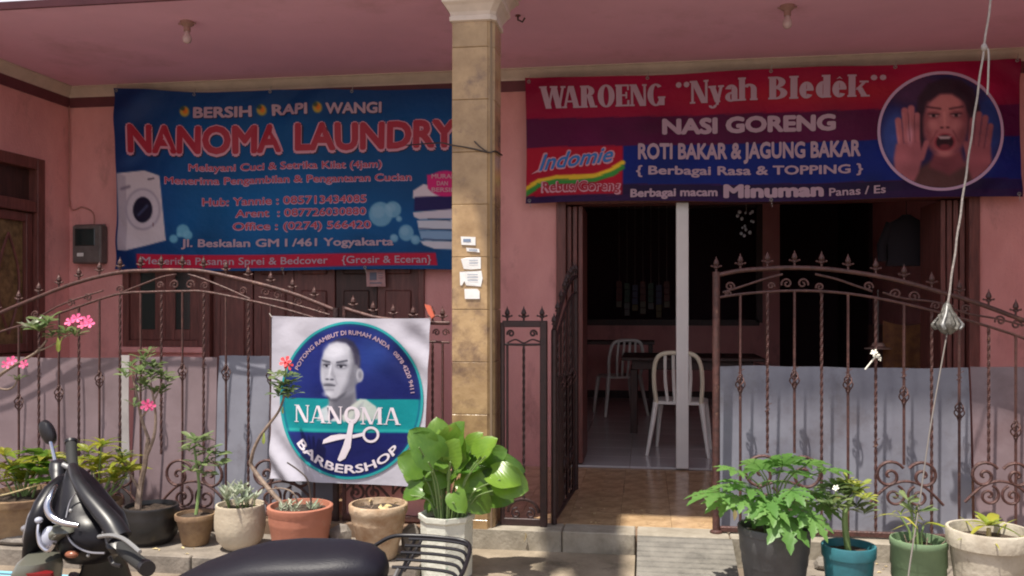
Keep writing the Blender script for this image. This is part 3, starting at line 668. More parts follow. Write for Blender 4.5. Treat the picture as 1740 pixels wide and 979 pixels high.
for cx,cy in ((314,186),(444,185),(541,183)):
    pt.ell(cx,cy,8,9,(195,160,60),3,.9); pt.ell(cx+1,cy-1,4,5,(215,110,35),2,.9); pt.ell(cx-3,cy-5,4,4,(20,55,60),2,.7)
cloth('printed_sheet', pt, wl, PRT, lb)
for body,x0,y0,x1,y1,h in (('BERSIH',329,196,428,195,17),('RAPI',461,194,524,193,17),('WANGI',555,193,650,190,17)):
    put_text(lb, text_flat(body,.045), base(x0+1,y0+1.5,x1+1,y1+1.5,h,wl), M['tnavy'], lift=.002); put_text(lb, text_flat(body,.04), base(x0,y0,x1,y1,h,wl), M['tgrey'], lift=.004)
for body,x0,y0,x1,y1,h in (('NANOMA',217,258,480,255,44),('LAUNDRY',501,254,779,249,43)):
    put_text(lb, text_flat(body,.085), base(x0+1,y0+4,x1+2,y1+4,h,wl), M['tnavy'], 'letter_shadow', .002)
    put_text(lb, text_flat(body,.085), base(x0-2,y0+2,x1+2,y1+2,h,wl), M['tpink'], 'letter_outline', .0035); put_text(lb, text_flat(body,.045), base(x0+1,y0,x1-1,y1,h-1,wl), M['tred'], lift=.005)
for body,x0,y0,x1,y1,h in (('Melayani Cuci & Setrika Kilat (4jam)',323,288,652,284,12),('Menerima Pengambilan & Pengantaran Cucian',282,311,702,307,12),('Hub: Yannie : 085713434085',345,347,625,344,13),('Arent  : 087726030880',402,367,624,365,12.5),('Office : (0274) 566420',398,389,632,388,12.5)):
    put_text(lb, text_flat(body,.045), base(x0-1,y0+.8,x1+1,y1+.8,h,wl), M['tpur'], 'letter_outline', .002); put_text(lb, text_flat(body,.012), base(x0,y0,x1,y1,h-1,wl), M['tred2'], lift=.004)
put_text(lb, text_flat('Jl. Beskalan GM I /461 Yogyakarta',.03), base(309,418,670,418,12.5,wl), M['tgrey'], lift=.004)
put_text(lb, text_flat('Menerima Pesanan Sprei & Bedcover    {Grosir & Eceran}',.012), base(243,449,735,448,12,wl), M['tgrey'], lift=.004)
for body,y in (('MURAH',304),('DAN',316),('BERSIH',327)): put_text(lb, text_flat(body,.03), base(736 if body!='DAN' else 745,y,778 if body!='DAN' else 764,y,7,wl), M['tpink'], lift=.004)

# ---- restaurant banner
BY2 = 6.85
def wr(px,py):
    p = at(px,py,BY2); e = .013*math.sin(p.x*2.6+p.z*2.1)+.008*math.sin(p.x*8+p.z*4)
    fx, fy = (px-893)/842, (py-topy(px))/(boty(px)-topy(px))
    for cx_, cy_, sg in ((0,0,1),(0,1,-1),(1,0,-1),(1,1,1)):
        r2 = (fx-cx_)**2*6+(fy-cy_)**2; e += .011*math.exp(-r2/.05)*math.sin(24*((fx-cx_)*2.4+sg*(fy-cy_)))
    return Vector((p.x+.010*math.sin(math.pi*fy)*(1-2*fx), BY2+e-.012, p.z-.014*math.sin(math.pi*fx*2)**2*(1-fy)+.010*math.sin(math.pi*fx*3)*fy))
def topy(x): return 134-(x-893)*.0410
def boty(x): return 346-(x-893)*.0125
def wr2(px,py):   # strip coordinates follow the slanting edges
    return wr(px,py)
rb = thing('restaurant_banner', at(1310,340,BY2), 'red, maroon and blue food stall banner with round portrait, above the dark shop opening', 'banner')
pt = Paint(893,95,1735,347,2.0,(146,4,56))
v_ = (pt.ys-topy(pt.xs))/(boty(pt.xs)-topy(pt.xs))
def band(lo,hi,col,x0=0,x1=9999,soft=.012): pt.mix(np.clip((v_-lo)/soft+.5,0,1)*np.clip((hi-v_)/soft+.5,0,1)*np.clip((pt.xs-x0)/2+.5,0,1)*np.clip((x1-pt.xs)/2+.5,0,1), col)
pt.mix(np.exp(-((pt.xs-1400)/220)**2-((v_-.2)/.1)**2)*.35,(205,70,30)); pt.mix(np.clip((pt.xs-1600)/120,0,1)*.55,(104,8,52))  # print gradient, deepened at the right end to carry the heavier shade there
band(.33,.56,(84,0,60)); band(.56,.87,(0,30,118),1057); band(.87,1.2,(30,8,58)); band(.56,1.2,(168,6,44),893,1057)
pt.mix(np.clip((pt.xs-1640)/60,0,1)*.45*(v_>.56),(30,25,90))
for k,(col,wd) in enumerate((((225,190,50),9),((55,140,60),8))):
    pts = [(893,322+k*8),(915,309+k*7),(945,303+k*7),(975,303+k*8),(1010,302+k*6),(1040,290+k*7),(1057,278+k*8)]
    for a,b in zip(pts[:-1],pts[1:]): pt.line(a[0],a[1],b[0],b[1],wd,col,2.5)
band(.945,1.2,(42,12,66)); pt.noise(.10,80,45)
# clip the sheet to the slanted edges by mapping rows between the two edges
def wredge(px,py):
    f = (py-95)/(347-95); return wr(px, topy(px)+(boty(px)-topy(px))*f)
ys_lin = pt.ys.copy(); pt2 = Paint(893,95,1735,347,2.0,(0,0,0))
f_ = (pt2.ys-95)/(347-95); src_y = topy(pt2.xs)+(boty(pt2.xs)-topy(pt2.xs))*f_
jj = np.clip(np.round((src_y-95)/(347-95)*(pt.ny-1)).astype(int),0,pt.ny-1); ii = np.arange(pt.nx)[None,:].repeat(pt.ny,0); pt2.c = pt.c[jj,ii]
cloth('printed_sheet', pt2, wredge, PRT, rb)
put_text(rb, serif_flat('WAROENG',.27,.11,.08,.04,.07), base(918,187,1130,178,38,wr), M['tgrey'], lift=.008)
put_text(rb, serif_flat('"Nyah',.24,.10,.08,.04,.07), base(1148,176,1287,170,39,wr), M['tgrey'], lift=.008)
put_text(rb, serif_flat('Bledék"',.24,.10,.08,.04,.07), base(1307,169,1505,163,38,wr), M['tgrey'], lift=.008)
for body,x0,y0,x1,y1,h,bo,mm in (('NASI GORENG',1124,227,1420,219,24,.055,'tgrey'),('ROTI BAKAR & JAGUNG BAKAR',1083,271,1462,264,25,.04,'tgrey'),('{ Berbagai Rasa & TOPPING }',1080,298,1466,293,14,.03,'tgrey'),
        ('Berbagai macam',1071,337,1219,332,13,.04,'tgrey'),('Minuman',1229,334,1400,331,20,.06,'tgrey'),('Panas / Es',1409,332,1504,329,13,.02,'tgrey')):
    put_text(rb, text_flat(body,bo), base(x0,y0,x1,y1,h,wr), M[mm], lift=.004)
put_text(rb, text_flat('Rebus/Goreng',.06), base(919,328,1055,326,17,wr), M['tpink'], 'letter_outline', .003); put_text(rb, text_flat('Rebus/Goreng',.022), base(922,326,1052,325,15,wr), M['tred'], lift=.0045)
put_text(rb, text_flat('Indomie',.065,.35), base(912,292,1044,276,27,wr), M['tpink'], 'letter_outline', .003); put_text(rb, text_flat('Indomie',.02,.35), base(915,291,1041,275,25,wr), M['tblue'], lift=.0045)
m = MB(); m.add([wr(x,y)-Vector((0,.0032,0)) for x,y in ((901,297),(918,286),(924,290))],[(0,1,2)]); m.build('swash', M['tpink'], rb)
# eyelets, cords
# round portrait (generic calling woman)
cx,cy,rx,ry = 1598,224,104,99
pd = Paint(cx-rx,cy-ry,cx+rx,cy+ry,2.0,(26,20,60))
sk=(172,98,92); dk=(52,22,36)
pd.ell(1522,235,26,48,(42,66,130),16,.8); pd.ell(1684,205,24,60,(30,50,108),14,.8); pd.ell(1548,150,50,28,(60,30,56),16,.8); pd.ell(1650,150,40,22,(34,26,62),14,.7)
sk=(142,84,88); shd=(98,48,56); hi=(176,116,116); hr=(36,18,32)
pd.poly([(1545,318),(1552,292),(1580,276),(1622,272),(1660,286),(1676,312),(1640,330)],(70,44,44),9); pd.poly([(1578,286),(1586,262),(1632,258),(1640,284),(1612,300)],shd,8)
pd.poly([(1556,196),(1560,164),(1576,142),(1604,132),(1632,136),(1654,152),(1664,184),(1662,226),(1652,250),(1640,214),(1634,180),(1612,158),(1584,164),(1574,190),(1572,240),(1566,268),(1556,262),(1552,230)],hr,6)
pd.ell(1606,212,37,56,sk,7); pd.ell(1606,182,28,20,(156,98,98),14,.7); pd.poly([(1634,180),(1645,200),(1642,240),(1628,262),(1614,270),(1626,236)],shd,12,.7); pd.poly([(1570,200),(1576,190),(1582,232),(1592,262),(1580,256),(1571,232)],shd,9,.6)
pd.poly([(1572,168),(1584,152),(1606,146),(1634,152),(1646,178),(1636,172),(1616,160),(1596,160),(1580,172)],hr,6,.95)
for x_,sg in ((1586,-1),(1624,1)):
    pd.ell(x_,196,11,6.5,shd,5,.8); pd.ell(x_,197,7.5,3,(150,120,124),2,.7); pd.ell(x_,197,3.2,3.0,(24,12,20),1.5,.95); pd.line(x_-9,194.5+sg*.4,x_+9,194.5-sg*.4,1.8,(34,16,26),1.6,.9); pd.line(x_-11,184+sg*2,x_+11,184-sg*1.5,3.4,(48,22,32),2.4,.8)
pd.poly([(1600,196),(1608,196),(1614,216),(1605,221),(1597,216)],(150,92,92),5,.6); pd.line(1604,192,1605,212,3.5,hi,4,.6); pd.ell(1600,218,3,2,(54,22,30),2,.8); pd.ell(1610,218,3,2,(54,22,30),2,.8)
pd.ell(1584,214,9,8,hi,8,.5); pd.ell(1627,214,9,8,(160,100,102),8,.5); pd.line(1592,224,1582,242,2.5,shd,3,.7); pd.line(1619,224,1628,242,2.5,shd,3,.7)
pd.ell(1605,243,18,15.5,(120,46,56),3,.9); pd.ell(1605,243,14.5,12.5,(34,10,20),2.5,.97); pd.poly([(1594,233),(1616,233),(1613,237.5),(1597,237.5)],(176,158,160),2,.85); pd.ell(1605,251,9,4.5,(110,40,50),3,.8); pd.ell(1605,263,12,4,(158,98,98),5,.6)
# raised hands at both cheeks: palm and separate fingers
for pts_,wd_ in ((((1526,205),(1531,250)),11),(((1537,188),(1541,240)),11.5),(((1548,184),(1550,240)),11.5),(((1558,196),(1558,246)),10)): pd.line(*pts_[0],*pts_[1],wd_,(146,86,92),3); pd.line(pts_[0][0]-3,pts_[0][1]+4,pts_[1][0]-3,pts_[1][1],2.5,(166,108,114),3,.6)
pd.poly([(1522,246),(1563,240),(1568,268),(1560,296),(1548,318),(1520,300),(1518,270)],(138,80,88),5); pd.line(1566,270,1574,244,9,(138,80,86),3); pd.ell(1546,228,5,16,(186,140,158),6,.6)
for a_,b_ in (((1532,200),(1535,244)),((1543,192),(1546,240)),((1554,196),(1555,242))): pd.line(*a_,*b_,1.6,(76,36,48),2,.7)
for pts_,wd_ in ((((1652,206),(1648,250)),10),(((1663,196),(1657,248)),11),(((1674,202),(1667,252)),11),(((1683,216),(1676,258)),10)): pd.line(*pts_[0],*pts_[1],wd_,(124,70,78),3)
pd.poly([(1642,246),(1682,252),(1684,280),(1672,300),(1652,310),(1640,282)],(118,64,72),6); pd.line(1646,270,1640,246,9,(120,66,74),3)
for a_,b_ in (((1657,206),(1653,248)),((1668,204),(1662,250)),((1678,212),(1671,254))): pd.line(*a_,*b_,1.5,(66,30,42),2,.7)
pd.c = np.clip(pd.c*1.22+6,0,255); pd.noise(.12,50,18)
def disc(parent, paint, cx,cy,rx,ry, warp, m, name, lift):
    ny,nx = paint.ny,paint.nx; idx = {}; vs = []; cs = []; fs = []
    ins = ((paint.xs-cx)/rx)**2+((paint.ys-cy)/ry)**2 <= 1.0
    o = ORI[parent.name]
    for j in range(ny):
        for i in range(nx):
            if ins[j,i]: idx[(j,i)] = len(vs); p = warp(paint.xs[j,i],paint.ys[j,i])-Vector((0,lift,0))-o; vs.append(tuple(p)); cs.append(paint.c[j,i])
    for (j,i) in idx:
        q = [(j,i),(j+1,i),(j+1,i+1),(j,i+1)]
        if all(k in idx for k in q): fs.append([idx[k] for k in q])
    me = bpy.data.meshes.new(name); me.from_pydata(vs,[],fs); a = me.color_attributes.new('print','FLOAT_COLOR','POINT'); c = np.clip(np.array(cs),0,255)/255
    c = np.where(c<=.04045, c/12.92, ((c+.055)/1.055)**2.4); rgba = np.ones((len(cs),4)); rgba[:,:3]=c; a.data.foreach_set('color',rgba.ravel()); me.materials.append(m); me.shade_smooth()
    return link(name, me, parent)
disc(rb, pd, cx,cy,rx,ry, wr, PRT, 'portrait', .004)
def ringprint(parent, cx,cy,rx,ry,wd,warp,m,name,lift,n=96):
    vs=[];
    for k in range(n):
        a=2*math.pi*k/n
        for e in (0,wd): p=warp(cx+(rx-e)*math.cos(a),cy+(ry-e)*math.sin(a)); vs.append((p.x,p.y-lift,p.z))
    return MB().add(vs,[(2*k,2*k+1,(2*k+3)%(2*n),(2*k+2)%(2*n)) for k in range(n)]).build(name,m,parent)
ringprint(rb,1598,224,108,103,5,wr,M['tpur'],'portrait_ring',.0055)

# ---- barbershop banner on the fence
SY = 4.975
def ws(px,py):
    p = at(px,py,SY); X_=(px-462)/268; Y_=(py-537)/285
    e = .010*math.sin(X_*7+Y_*3)+.02*math.exp(-((X_-.92)**2+(Y_-.2)**2)/.03)*math.sin((X_-Y_)*26)*.5
    d = (X_+ (1-Y_)); e += .020*math.exp(-(X_**2/.06+(1-Y_)**2/.07))*math.sin((X_+.75*(1-Y_))*34)
    e += .010*math.exp(-((Y_-.03)**2)/.01)*math.sin(X_*20)
    return Vector((p.x, SY+e*1.2-.012*math.sin(math.pi*min(1,max(0,X_))), p.z))
def wsh(px,py):   # sheet corners pulled a little
    X_=(px-462)/268; Y_=(py-537)/285
    return ws(px - 5*Y_ - (7*Y_*X_), py + 4*X_*(1-Y_) + (6*X_*Y_) - 4*Y_*(1-X_)*2 - 2*math.sin(X_*math.pi)*(1-Y_)*-1)
bb = thing('barbershop_banner', at(590,822,SY), 'white square barbershop banner with round navy badge, tied to the left fence', 'banner')
pt = Paint(462,537,730,822,2.2,(188,185,197)); pt.noise(.05,40,30)
cloth('printed_sheet', pt, wsh, PRTW, bb)
cx,cy,rx,ry = 597,680,121,133
pd = Paint(cx-rx,cy-ry,cx+rx,cy+ry,1.25,(24,34,104))
d_ = np.sqrt(((pd.xs-cx)/rx)**2+((pd.ys-cy)/ry)**2)
pd.mix(np.exp(-((pd.xs-640)/40)**2-((pd.ys-600)/40)**2)*.6,(45,80,160)); pd.mix(np.clip((pd.xs-620)/80,0,1)*np.clip((680-pd.ys)/60,0,1)*.5,(18,24,70)); pd.mix(np.clip((550-pd.xs)/60,0,1)*.5,(28,52,130))
pd.mix(np.clip((pd.ys-733)/8,0,1)*.6,(22,26,84)); pd.noise(.08,50,22)
by = (pd.ys-(676+(pd.xs-490)*.014)); bh = 57
pd.mix(np.clip(by/1.2+.5,0,1)*np.clip((bh-by)/1.2+.5,0,1),(12,132,140)); pd.mix(np.exp(-((by-53)/2.5)**2)*.5,(70,190,180))
pd.mix(np.clip((d_-.965)/.012,0,1),(30,140,150)); pd.mix(np.exp(-((d_-.955)/.012)**2)*.5,(20,60,110))
# portrait of a bald man in grey tones
g=lambda v:(v,v,v+12)
pd.poly([(562,668),(606,646),(608,676),(624,698),(622,714),(556,714),(560,690)],g(128),5); pd.poly([(566,680),(604,668),(600,700),(572,712)],g(92),8,.8)
pd.poly([(584,706),(600,688),(614,677),(624,678),(640,690),(650,712),(586,716)],(192,198,192),3,.95); pd.poly([(600,712),(610,690),(620,682),(616,700)],(150,155,165),4,.7)
pd.poly([(540,714),(548,694),(560,688),(572,700),(580,715)],(205,205,212),3,.9); pd.poly([(559,693),(566,690),(572,708),(564,714)],(28,28,60),2,.85)
# skull with cropped dark hair at the crown and back
pd.poly([(560,584),(574,575),(590,574),(603,580),(612,594),(615,612),(614,634),(608,640),(590,600),(575,588)],(46,43,66),5,.95)
head=[(552,596),(547,612),(545.5,630),(547,646),(551,660),(557,671),(565,677),(574,676),(590,666),(603,652),(610,636),(611,616),(607,602),(600,590),(590,583),(574,581),(561,585)]
pd.poly(head,g(170),5)
pd.poly([(598,596),(612,606),(612,640),(604,656),(590,668),(580,676),(588,655),(597,632),(600,612)],g(104),9,.85)
pd.ell(573,596,18,12,g(212),12,.8); pd.ell(563,603,9,9,g(200),8,.5); pd.poly([(596,586),(606,592),(612,606),(612,622),(606,618),(603,602)],(50,46,68),5,.9)
pd.poly([(604,624),(614,626),(617,646),(606,654)],g(122),3,.9); pd.ell(614,637,6.0,11,g(168),2.5); pd.ell(614.5,636.5,3.4,7,g(112),3,.8); pd.ell(612,646,3,3,g(150),2,.8)
pd.ell(557,620,8.5,5.5,g(108),5,.8); pd.ell(583,621,10,5.5,g(98),5,.85)
pd.ell(557.5,621.5,5,2.4,g(190),1.5,.7); pd.ell(583.5,622.5,6,2.6,g(188),1.5,.7); pd.ell(556.8,621.3,2.5,2.4,g(18),1.2,.95); pd.ell(582,622.4,2.8,2.6,g(16),1.2,.95)
pd.line(551.5,619.6,563.5,619.4,1.6,g(34),1.5,.9); pd.line(575.5,620.2,591,620.8,1.8,g(32),1.5,.9)
pd.line(550,612.5,562,615,3,g(58),2,.8); pd.line(575,615.5,592,612.5,3.2,g(52),2,.8)
pd.poly([(566,618),(569,626),(572,640),(564,645),(560,641)],g(140),4,.6); pd.line(564.5,620,561.5,638,3.4,g(214),3,.7); pd.ell(561.5,640,5,3.6,g(190),3,.6)
pd.ell(558,644,3,1.5,g(50),1.5,.8); pd.ell(566.5,644.5,3.4,1.6,g(52),1.5,.8); pd.line(571,640,575,652,2.4,g(128),3,.6)
pd.ell(561.5,653,9.5,2.2,g(88),2,.85,3); pd.line(552.5,654.6,571.5,655,1.5,g(44),1.2,.9); pd.ell(562,658,7.5,2.3,g(150),2,.75); pd.line(556,662,569,662,2,g(118),3,.7)
pd.ell(559,669,8,4.5,g(200),5,.6); pd.ell(585,644,9,12,g(186),9,.5); pd.ell(549.5,640,3,9,g(190),4,.5); pd.poly([(557,671),(565,677),(574,676),(592,664),(588,672),(574,682),(562,680)],g(70),4,.7)
disc(bb, pd, cx,cy,rx,ry, ws, PRTW, 'badge', .004)
ringprint(bb,597,680,122,134,4,ws,mat('print_teal',lin((25,150,155)),.5),'badge_rim',.0055)
put_text(bb, serif_flat('NANOMA',.15,.055,.045,.05,.13), base(503,716.5,681,722,29,ws), M['twhite'], lift=.006)
put_text(bb, text_flat('BARBERSHOP',.028), arcmap(597,680,121*.875,133*.875,216,317,.115,ws,True), M['twhite'], lift=.006)
put_text(bb, text_flat('POTONG RAMBUT DI RUMAH ANDA   0878 4220 9411',.02), arcmap(597,680,121*.865,133*.865,153,6,.062,ws), M['tgrey'], lift=.006)
def ringpx(cx,cy,r,wd,name,n=28):
    return ringprint(bb,cx,cy,r,r,wd,ws,M['twhite'],name,.0075,n)
sc_ = MB()
def flat(mb, pts, l): mb.add([ws(x,y)-Vector((0,l,0)) for x,y in pts],[tuple(range(len(pts)))[::-1]])
flat(sc_, [(596,716),(604,716),(601,735),(598,760),(589,778),(580,783),(576,780),(586,755),(592,735)], .0075)
flat(sc_, [(592,737),(590,744),(575,747),(560,751),(551,753),(553,746),(565,739),(580,736)], .0078); flat(sc_, [(601,738),(620,734),(620,740),(601,744)], .0078)
build_each(sc_, 'scissors_blade', M['twhite'], bb); ringpx(601,703,13,4.2,'scissors_ring'); ringpx(631.5,738,14,4.2,'scissors_ring')
# ties at the corners
m = MB()
for px,py,dx,dy in ((463,539,-5,-6),(728,541,7,-8),(458,812,-6,5)): a=ws(px,py); b=at(px+dx,py+dy,FY-.015); m.tube([a-Vector((0,.003,0)),(a+b)/2+Vector((0,0,-.004)),b],.0025,5)
build_each(m, 'tie_string', M['rope'], bb)
m = MB(); P_=[at(x,y,4.99) for x,y in ((721,517),(731,519),(738,537),(733,541),(727,532))]; m.add(P_+[p+Vector((0,.02,-.004)) for p in P_],[(0,1,2,3,4),(9,8,7,6,5)]); m.add([],[])
for k in range(5): m.f.append((k,k+5,(k+1)%5+5,(k+1)%5))
tag(m.build('ribbon_scrap', M['ribbon']), 'orange red ribbon scrap tied at the top right corner of the barbershop banner','ribbon')

# ------------------------------------------------------------------ wrought iron fence
RB_, RT = .0125, .008
def F3(px,py,dy=0): return at(px,py,FY+dy)
def spiral(c, r0, turns, a0, dr=1, n=26, y=FY, r1=.004):
    return [Vector((c[0]+(r0+(r1-r0)*i/n)*math.cos(a0+dr*2*math.pi*turns*i/n), y, c[1]+(r0+(r1-r0)*i/n)*math.sin(a0+dr*2*math.pi*turns*i/n))) for i in range(n+1)]
# shared meshes, origin at the base of each bar piece
fin = MB(); fin.lathe([(.001,0),(.006,.0),(.006,.018),(.015,.022),(.015,.028),(.008,.032),(.016,.045),(.012,.060),(.004,.075),(.0008,.088)],n=8); fin.tube([(-.026,0,.030),(.026,0,.030)],.0045,5)
for s_ in (-1,1): fin.ball((s_*.026,0,.032),.006,6,4)
FIN = fin.mesh('finial', M['iron']); FIND = fin.mesh('finial', M['irond'])
kn = MB()
for k in range(4):
    a = k*math.pi/2; kn.tube([(.006*math.cos(a),.006*math.sin(a),-.045)]+[( (.006+.020*math.sin(math.pi*t))*math.cos(a+t*math.pi*1.1), (.006+.020*math.sin(math.pi*t))*math.sin(a+t*math.pi*1.1), -.045+.09*t) for t in [i/9 for i in range(1,9)]]+[(.006*math.cos(a+3.45),.006*math.sin(a+3.45),.045)],.0038,5)
kn.ball((0,0,-.045),.011,8,4); kn.ball((0,0,.045),.011,8,4); KN = kn.mesh('basket_knot', M['iron'], True)
def make_fence(root, bars, arch, inner, zb, im=None, twist0=1):
    """bars: list of (px, twisted, knot py or None, bottom py)"""
    im = im or M['iron']; A = cat([F3(*p) for p in arch],8); B = cat([F3(*p) for p in inner],8)
    MB().tube(A, RB_, 8).build('top_rail', im, root, True); MB().tube(B, .0075, 7).build('inner_rail', im, root, True)
    def zat(C, x):
        for p, q in zip(C[:-1], C[1:]):
            if min(p.x,q.x) <= x <= max(p.x,q.x): return p.z+(q.z-p.z)*(x-p.x)/(q.x-p.x+1e-9)
        return C[0].z if abs(C[0].x-x) < abs(C[-1].x-x) else C[-1].z
    for px, tw, kp, bp in bars:
        x = F3(px,600).x; z1 = zat(B,x)-.004; z0 = F3(px,bp).z if bp else zb+.02
        m = MB()
        if tw:
            nn = int((z1-z0)/.012); m.tube([(x,FY,z0+(z1-z0)*i/nn) for i in range(nn+1)],.0085,4,twist=.42)
        else: m.tube([(x,FY,z0),(x,FY,(z0+z1)/2),(x,FY,z1)],.0075,6)
        bar = m.build('bar', im, root, smooth=not tw, label='twisted square bar' if tw else None)
        link('finial', FIN if im is M['iron'] else FIND, bar, (x,FY,zat(A,x)+.010))
        if kp: link('basket_knot', KN, bar, (x,FY,F3(px,kp).z))
    return A, B, zat
def add_scroll(root, pts, r=.007, im=None): return MB().tube(pts, r, 6).build('scroll', im or M['iron'], root, True)
def c_scroll(x, z, r, flip=1, y=FY, w=1.0):
    return [Vector((p.x if flip > 0 else 2*x-p.x, p.y, p.z)) for p in spiral((x,z),r,1.35,R(200),-1,26,y)]
# left gate (swings behind the pots), arched
ZB = .16
lf = thing('arched_iron_fence', F3(310,880), 'maroon wrought iron fence with high arch behind the left row of pots', 'fence', 'wrought iron fences along the porch')
arch = [(-60,562),(0,532),(60,507),(125,482),(200,463.5),(260,460),(310,459.5),(350,462),(430,480),(500,500),(571,528)]
inner = [(-60,588),(0,564),(60,546),(125,524),(200,500),(260,496),(310,495),(350,496),(430,512),(500,530),(571,552)]
bars = []
for i,px in enumerate((-4,32,66,100,134,169,204,239,274,310,346,384,422,460,497,534)):
    knot = {0:None,1:684,3:669,5:645,7:None,9:632,11:634,13:640,15:645}.get(i) if i % 2 else None
    if i == 7: knot = 640
    bars.append((px, i % 2 == 0, knot, {8:772,10:772,4:775,6:775,14:775}.get(i, None)))
A,B,zA = make_fence(lf, bars, arch, inner, ZB)
x0, x1 = F3(-60,600).x, F3(571,600).x
m = MB().bbox(x0,FY-.012,ZB-.01,x1-.012,FY+.012,ZB+.025); m.build('bottom_rail', M['iron'], lf)
m = MB(); m.tube([(x1,FY,ZB-.02),(x1,FY,F3(571,523).z)],.020,10); m.build('post', M['irond'], lf, True)
# top scrolls between the two rails
for px,zpy,r,fl in ((297,484,.030,1),(323,484,.030,-1),(205,492,.026,1),(272,485,.022,-1),(348,486,.024,1),(120,515,.026,-1),(150,506,.026,1),(413,495,.026,-1),(452,497,.028,1),(472,502,.028,-1),(508,513,.026,1),(545,528,.024,-1),(60,535,.025,1)):
    p = F3(px,zpy); add_scroll(lf, c_scroll(p.x,p.z,r,fl), .0058)
add_scroll(lf, cat([F3(205,498),F3(240,484),F3(275,471),F3(300,466)],6), .006); add_scroll(lf, cat([F3(320,466),F3(345,474),F3(385,490),F3(425,508)],6), .006)
add_scroll(lf, cat([F3(60,543),F3(100,520),F3(140,505),F3(175,494)],6), .006); add_scroll(lf, cat([F3(440,505),F3(480,512),F3(520,523),F3(560,535)],6), .006)
# large bottom scrolls
def big_scrolls(root, px, r, im=None):
    r *= 1+.18*math.sin(px*1.3)
    c = F3(px,818); x, z = c.x, c.z
    for fl in (-1,1):
        add_scroll(root, [Vector((x+fl*(p.x),FY,p.z)) for p in spiral((r*1.05,z+r*.35),r,1.6,R(150),-1,34,FY)], .009, im)
        add_scroll(root, [Vector((x+fl*(p.x),FY,p.z)) for p in spiral((r*.75,z-r*1.0),r*.72,1.5,R(110),1,30,FY)], .008, im)
    add_scroll(root, cat([Vector((x-r*2.3,FY,z-r*1.5)),Vector((x-r*1.2,FY,z-r*.4)),Vector((x,FY,z-r*.0)),Vector((x+r*1.2,FY,z-r*.4)),Vector((x+r*2.3,FY,z-r*1.5))],6), .008, im)
for px in (330,180,40,480): big_scrolls(lf, px, .085)
# second gate leaf between the gate post and the pillar, lower
g2 = thing('low_iron_fence', F3(650,880), 'short maroon iron fence panel sloping down between the gate post and the pillar', 'fence', 'wrought iron fences along the porch')
arch = [(585,524),(610,532),(640,540),(680,545),(720,548),(764,549)]; inner = [(585,560),(610,566),(640,572),(680,577),(720,580),(764,582)]
make_fence(g2, [(px, i % 2 == 0, None, 840) for i,px in enumerate((600,634,668,702,735,752))], arch, inner, ZB)
xa, xb = F3(585,600).x, PXL-.01
MB().bbox(xa,FY-.012,ZB-.01,xb,FY+.012,ZB+.025).build('bottom_rail', M['iron'], g2); MB().tube([(xa,FY,ZB-.02),(xa,FY,F3(585,520).z)],.012,8).build('post', M['iron'], g2, True)
for px in (620,700): big_scrolls(g2, px, .06)
for px in (742,757): p = F3(px,565); add_scroll(g2, c_scroll(p.x,p.z,.022,1 if px < 750 else -1), .005)
# narrow fixed panel right of the pillar
nf = thing('narrow_iron_panel', F3(888,880), 'narrow dark iron panel with three spear tips between the pillar and the open gate', 'fence', 'wrought iron fences along the porch')
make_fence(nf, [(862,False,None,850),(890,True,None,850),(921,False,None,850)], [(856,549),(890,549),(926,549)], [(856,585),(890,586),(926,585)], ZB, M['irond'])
xa, xb = F3(854,600).x, F3(924,600).x
m = MB(); m.bbox(xa,FY-.015,F3(888,556).z,xb,FY+.015,F3(888,545).z); m.build('head_bar', M['irond'], nf)
m = MB(); m.bbox(xb-.02,FY-.025,ZB-.01,xb+.02,FY+.025,F3(924,548).z+.01); m.build('post', M['irond'], nf); m = MB(); m.bbox(xa-.012,FY-.015,ZB-.01,xa+.012,FY+.015,F3(860,548).z); m.build('post', M['irond'], nf)
m = MB(); m.bbox(xa,FY-.012,ZB-.01,xb,FY+.012,ZB+.035); m.build('bottom_rail', M['irond'], nf)
c = F3(889,862); add_scroll(nf, [Vector((c.x+.09*math.cos(R(a)),FY,c.z-.03+.075*math.sin(R(a)))) for a in range(0,181,12)], .009, M['irond'])
for fl in (-1,1): add_scroll(nf, [Vector((c.x+fl*p.x,FY,p.z)) for p in spiral((.04,c.z-.035),.032,1.3,R(100),-1,24,FY)], .007, M['irond'])
for px,fl in ((868,1),(906,-1)): p = F3(px,567); add_scroll(nf, c_scroll(p.x,p.z,.022,fl), .006, M['irond'])
add_scroll(nf, cat([F3(862,583),F3(876,577),F3(890,583),F3(905,577),F3(922,583)],5), .005, M['irond'])
# open gate leaf swung inwards
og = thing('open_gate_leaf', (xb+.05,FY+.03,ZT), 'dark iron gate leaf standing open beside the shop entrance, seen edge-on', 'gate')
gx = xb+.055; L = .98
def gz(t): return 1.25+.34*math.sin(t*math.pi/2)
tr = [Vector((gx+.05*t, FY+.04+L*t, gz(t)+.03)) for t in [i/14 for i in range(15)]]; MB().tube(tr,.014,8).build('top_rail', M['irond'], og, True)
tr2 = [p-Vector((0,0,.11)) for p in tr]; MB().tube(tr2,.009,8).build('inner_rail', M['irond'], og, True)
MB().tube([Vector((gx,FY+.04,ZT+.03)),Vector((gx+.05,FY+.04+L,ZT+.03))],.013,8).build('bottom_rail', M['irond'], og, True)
for t in (0,1): MB().tube([Vector((gx+.05*t,FY+.04+L*t,ZT+.01)),Vector((gx+.05*t,FY+.04+L*t,gz(t)+.03))],.017,8).build('post', M['irond'], og, True)
